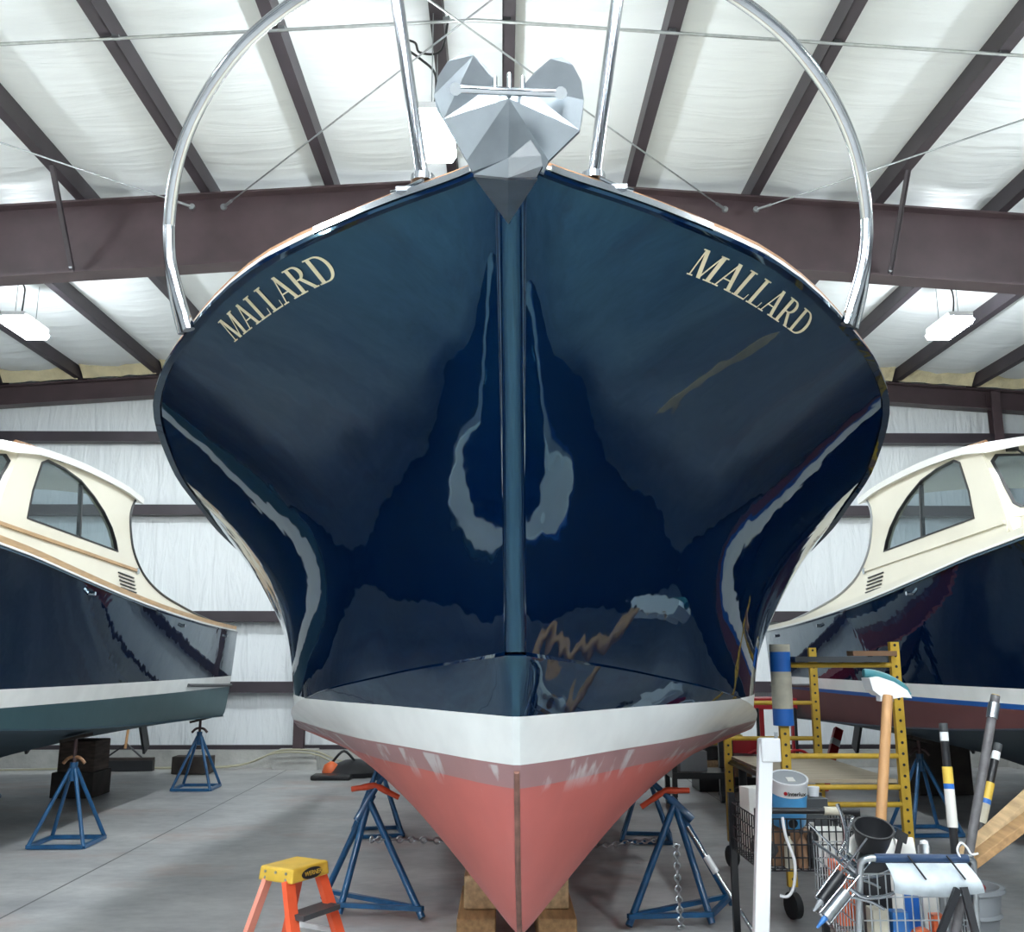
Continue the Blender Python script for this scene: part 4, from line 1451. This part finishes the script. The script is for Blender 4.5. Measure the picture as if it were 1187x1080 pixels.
# caulking guns hung on the left side of the shopping cart
def caulk_gun(lab, base, tip, tube_m, nozzle):
    o = thing('caulking_gun', lab, 'caulking gun', base, 0, 'caulking guns on the shopping cart')
    base, tip = Vector(base), Vector(tip)
    d = tip - base
    u = d.normalized()
    s = u.cross(Vector((0, 1, 0))).normalized()
    MB().tube([u * .05, d * .78], .019, 12).build('cartridge', tube_m, o, 60)
    MB().tube([d * .78, d], [.012, .004], 10).build('nozzle', nozzle, o, 60)
    mb = MB()
    for k in (-1, 1):
        mb.tube([u * .03 + s * .025 * k, d * .8 + s * .025 * k], .004, 6)
    mb.tube([d * .8 + s * .025, d * .8 - s * .025], .005, 6).tube([-u * .12, u * .05], .004, 6)
    mb.build('cradle', 'rail_steel', o, 60)
    mb = MB().tube(curve_pts([u * .03, u * .01 + s * .06, -u * .05 + s * .11, -u * .09 + s * .13], 4), .008, 8)
    mb.tube(curve_pts([u * .05 + s * .02, -u * .0 + s * .09, -u * .02 + s * .14], 4), .006, 8)
    mb.build('trigger', 'rail_steel', o, 60)
    return o


caulk_gun('black caulking gun hanging nose down on the left of the shopping cart', measure(984, 1000, 3.75), measure(943, 1056, 3.70), 'black_plastic', 'grey_plastic')
caulk_gun('caulking gun with a blue nozzle hanging below the black one', measure(990, 1022, 3.68), measure(947, 1075, 3.62), 'galvanised', 'blue_plastic')
caulk_gun('polished skeleton caulking gun uppermost on the left of the shopping cart', measure(966, 982, 3.80), measure(1003, 1018, 3.78), 'rail_steel', 'galvanised')

# ------------------------------------------------------------------ poles and boards
def to_floor(a, b, z=.0):
    a, b = Vector(a), Vector(b)
    return a + (b - a) * ((a.z - z) / (a.z - b.z))


o = thing('deck_brush', 'wooden handled deck brush held head up with teal edge, by the scaffold', 'brush')
a, b = measure(1029, 806, 4.25), measure(1014, 1080, 4.08)
b = to_floor(a, b, .45)
MB().tube([a, b], .022, 10).build('handle', 'wood_handle', o, 60)
hd = [measure(1008, 786, 4.25), measure(1018, 784, 4.25), measure(1036, 790, 4.25), measure(1052, 800, 4.25), measure(1057, 808, 4.25)]
lo = [measure(1012, 800, 4.25), measure(1020, 806, 4.25), measure(1034, 810, 4.25), measure(1046, 808, 4.25), measure(1057, 809, 4.25)]
dy = Vector((0, .10, 0))
mb = MB().grid([lo, hd]).grid([[p + dy for p in lo], [p + dy for p in hd]]).grid([hd, [p + dy for p in hd]]).grid([lo, [p + dy for p in lo]])
mb.add([lo[0], hd[0], hd[0] + dy, lo[0] + dy], [(0, 1, 2, 3)])
mb.box(a + Vector((-.003, .03, .005)), (.055, .05, .06))
mb.build('brush_block', 'white_plastic', o)
MB().tube(curve_pts([p + Vector((0, .05, .01)) for p in [measure(1006, 783, 4.25)] + hd[1:] + [measure(1059, 810, 4.25)]], 4), .019, 8).build('teal_edge', 'teal_rubber', o, 60)


def sleeve_pole(name, lab, top_, bot_, z, r, segs, mbase):
    o = thing(name, lab, 'pole')
    a = measure(*top_)
    b = to_floor(a, measure(*bot_), z)
    MB().tube([a, b], r, 10).build('shaft', mbase, o, 60)
    L = (b - a).length
    d = (b - a).normalized()
    for s0, s1, m, rr in segs:
        MB().tube([a + d * s0, a + d * s1], r * rr, 10).build('sleeve', m, o, 60)
    return o


sleeve_pole('extension_pole', 'black extension pole with yellow and white label, left of the grey pipe', (1093, 838, 4.0), (1107, 985, 3.95), .44, .016,
            [(.0, .03, 'dark_grey', 1.1), (.035, .07, 'white_plastic', 1.05), (.17, .235, 'yellow_plastic', 1.25), (.235, .255, 'tape_blue', 1.25), (.255, .40, 'paper_white', 1.25)], 'black_plastic')
sleeve_pole('extension_pole', 'black extension pole with cream label leaning right of the grey pipe', (1157, 862, 4.1), (1130, 990, 4.0), .44, .016,
            [(.0, .03, 'dark_grey', 1.1), (.035, .07, 'white_plastic', 1.05), (.17, .24, 'yellow_plastic', 1.2), (.24, .26, 'tape_blue', 1.2), (.26, .34, 'masking_paper', 1.2)], 'black_plastic')
sleeve_pole('grey_pipe', 'long grey pipe with yellow tip leaning up out of the shopping cart', (1154, 806, 3.80), (1123, 990, 3.72), .44, .017,
            [(-.002, .028, 'yellow_plastic', .9), (.03, .09, 'galvanised', 1.25)], 'steel_grey_pole')
for lab, p, q, m in (('pale timber board leaning out of frame behind the shopping cart, upper of two', (1133, 978, 3.95), (1262, 860, 4.1), 'timber_pale'), ('brown timber board leaning just below the pale one', (1138, 990, 3.80), (1262, 897, 3.85), 'timber')):
    a, b = measure(*p), measure(*q)
    mb = MB().bar(a + (a - b).normalized() * .1, b, .075, .03, up=(0, 0, 1))
    tag(mb.build('board', m, None, bevel=.003), lab, 'board', 'boards leaning by the shopping cart')
o = thing('tripod_legs', 'black folding legs crossing at the right end of the shopping cart', 'stand')
for p, q in (((1110, 1030, 3.60), (1090, 1082, 3.56)), ((1117, 1028, 3.60), (1131, 1082, 3.56))):
    a = measure(*p)
    b = to_floor(a, measure(*q))
    MB().bar(a, b, .024, .016, up=(0, 1, 0)).build('leg', 'black_plastic', o)
o = thing('cable_hook', 'white wire hook on the cart rim beside the grey pipe', 'hook')
c = measure(1116, 985, 3.66)
MB().tube(curve_pts([c + Vector((-.01, 0, -.03)), c + Vector((-.02, 0, .0)), c + Vector((-.005, 0, .025)), c + Vector((.015, 0, .01)), c + Vector((.03, 0, -.015)), c + Vector((.055, 0, -.012))], 5), .004, 6).build('wire', 'white_plastic', o, 60)

# grey rubber tub
o = thing('rubber_tub', 'grey ribbed tub on the floor right of the shopping cart', 'tub', (2.36, 5.15, 0))
MB().lathe((0, 0, 0), [(.11, 0), (.135, .10), (.15, .11), (.14, .13), (.155, .22), (.172, .235), (.16, .25), (.17, .34), (.19, .35), (.19, .37), (.165, .37), (.15, .2), (.02, .03)], 26).build('tub_shell', 'grey_plastic', o, 40)
o = thing('red_hose', 'red hose coil lying in the grey tub', 'hose', (2.36, 5.15, .30))
MB().tube([(.09 * cos(k * .5), .09 * sin(k * .5), .0 + k * .0016) for k in range(40)], .014, 8).build('coil', 'red_paint', o, 60)

# ------------------------------------------------------------------ far side of the shed
o = thing('push_broom', 'wide black push broom with wooden handle against the back wall', 'broom', (-5.12, 13.45, 0), .05)
MB().box((0, 0, .08), (.80, .10, .14)).build('bristles', 'black_rubber', o)
MB().box((0, 0, .165), (.80, .08, .035)).build('block', 'timber_dark', o)
mb = MB().tube([(-.24, 0, .18), (0, .05, .36)], .012, 6).tube([(.24, 0, .18), (0, .05, .36)], .012, 6)
mb.build('brace', 'black_metal', o)
MB().tube([(0, .02, .30), (.02, .26, 1.5)], .018, 8).build('handle', 'wood_handle', o, 60)

rng = random.Random(5)
def hose(lab, pts, r, m):
    o = thing('hose', lab, 'hose')
    MB().tube(curve_pts(pts, 5), r, 6).build('hose_line', m, o, 60)
hose('pale thin hose lying along the curb behind the left boat', [(-9, 13.45, .02), (-7.6, 13.4, .02), (-6.6, 13.5, .02), (-5.6, 13.72, .02), (-4.6, 13.74, .02), (-3.9, 13.74, .03), (-3.45, 13.65, .1), (-3.05, 13.55, .26), (-2.6, 13.56, .26), (-2.3, 13.6, .15), (-1.9, 13.6, .02)], .014, 'pale_hose')
hose('grey hose draped over the column pedestal by the curb', [(-4.9, 13.66, .02), (-4.3, 13.68, .02), (-3.6, 13.6, .06), (-3.1, 13.52, .23), (-2.58, 13.53, .22), (-2.2, 13.5, .08), (-1.7, 13.45, .02), (-1.3, 13.5, .02)], .012, 'pale_hose')
o = thing('tool_bag', 'orange and black tool bag slumped by the curb behind the front left stand', 'bag', (-2.05, 12.98, 0))
P = []
mb = MB().lathe((.12, 0, 0), [(.34, 0), (.36, .06), (.27, .14), (.12, .20), (.02, .21)], 12)
mb.build('bag_body', 'black_plastic', o, 60)
MB().lathe((-.16, -.12, 0), [(.10, 0), (.12, .06), (.09, .15), (.02, .19)], 12).build('bag_pocket', 'orange_plastic', o, 60)
MB().tube(curve_pts([(-.15, -.1, .18), (0, -.12, .32), (.15, -.1, .18)], 5), .018, 6).build('strap', 'black_plastic', o, 60)
tag(MB().box((-2.15, 12.60, .03), (.5, .3, .06)).build('folded_tarp', 'black_plastic', None, bevel=.02), 'black folded tarp on the floor before the orange bag', 'tarp')

# red shop bench and the trolley with the stool
o = thing('steel_bench', 'red steel bench behind the yellow scaffold by the back wall', 'bench', (2.92, 11.2, 0))
MB().box((0, 0, 1.0), (.80, .5, .12)).build('beam', 'red_paint', o)
for x in (-.36, .0, .36):
    MB().bar((x, -.2, 0), (x, -.2, .95), .05).build('leg', 'red_paint', o)
MB().box((-.15, 0, .36), (.5, .45, .03)).build('shelf', 'red_paint', o)
MB().box((-.2, -.1, .50), (.3, .3, .25)).build('drawer_box', 'red_paint', o)
for x in (.2, .9):
    oo = thing('clamp_bar', 'black bar clamp hanging under the red bench, %s of two' % ('left' if x < .5 else 'right'), 'clamp', (2.72 + x * .6, 10.85, 0), 0, 'bar clamps at the red bench')
    MB().bar((0, 0, .40), (0, 0, .96), .03, .02).build('bar', 'black_metal', oo)
    MB().tube(curve_pts([(-.12, 0, .46), (-.05, 0, .50), (.05, 0, .50), (.12, 0, .46)], 4), .018, 6).build('handle', 'red_paint', oo, 60)
o = thing('fire_extinguisher_post', 'red and white marked post leaning beyond the scaffold', 'post', (0, 0, 0))
a, b = measure(972, 845, 11.8), measure(962, 885, 11.6)
b = to_floor(a, b)
MB().bar(a, b, .10, .06, up=(0, 1, 0)).build('post_body', 'red_paint', o)
MB().bar(a + (b - a) * .18, a + (b - a) * .28, .104, .064, up=(0, 1, 0)).build('white_band', 'white_plastic', o)

tr = thing('trolley', 'black shop trolley on casters behind the front right stand', 'trolley', (2.05, 10.3, 0))
MB().box((0, 0, .33), (.62, .5, .06)).build('tray', 'black_metal', tr)
MB().box((0, 0, .78), (.62, .5, .05)).build('top_tray', 'black_metal', tr)
for x in (-.29, .29):
    for y in (-.22, .22):
        MB().bar((x, y, .12), (x, y, .80), .05).build('post', 'black_metal', tr)
        MB().lathe((x, y, .06), [(.02, -.02), (.06, -.02), (.06, .02), (.02, .02)], 12, axis=(1, 0, 0)).build('caster', 'black_rubber', tr, 50)
small_box('grey plastic tub on the lower tray of the black trolley', (1.98, 10.3, .36 + .1), (.28, .25, .2), 'grey_plastic', 'plastic_tub', 'tub')
st = thing('rolling_stool', 'low round black rolling stool beside the scaffold', 'stool', (2.62, 10.75, 0))
MB().lathe((0, 0, .40), [(.19, 0), (.20, .03), (.19, .07), (.02, .08)], 22).build('seat', 'black_rubber', st, 50)
MB().tube([(0, 0, .12), (0, 0, .40)], .045, 10).build('column', 'black_metal', st, 60)
for k in range(5):
    a_ = k * 2 * pi / 5
    leg = MB().bar((0, 0, .13), (.24 * cos(a_), .24 * sin(a_), .10), .05, .035).build('leg', 'black_metal', st)
    MB().lathe((.24 * cos(a_), .24 * sin(a_), .04), [(.01, -.02), (.04, -.02), (.04, .02), (.01, .02)], 10, axis=(sin(a_), -cos(a_), 0)).build('caster', 'black_rubber', leg, 50)
small_box('pale wooden crate under the coil of yellow rope', (2.62, 11.6, .25), (.55, .35, .18), 'timber_pale', 'crate', 'crate')
small_box('black low cabinet carrying the pale wooden crate', (2.62, 11.6, .08), (.7, .45, .155), 'black_plastic', 'low_cabinet', 'cabinet')
small_box('black case on the pale crate by the back wall', (2.62, 11.6, .42), (.5, .3, .15), 'dark_grey', 'black_case', 'case')
o = thing('rope_coil', 'coil of yellow rope lying on the black case at the back', 'rope', (2.62, 11.55, .505))
MB().tube([((.20 + .012 * sin(k * 1.3)) * cos(k * .42), (.14 + .012 * cos(k * 1.7)) * sin(k * .42), .012 + k * .0009) for k in range(110)], .018, 6).build('rope_strand', 'yellow_plastic', o, 60)
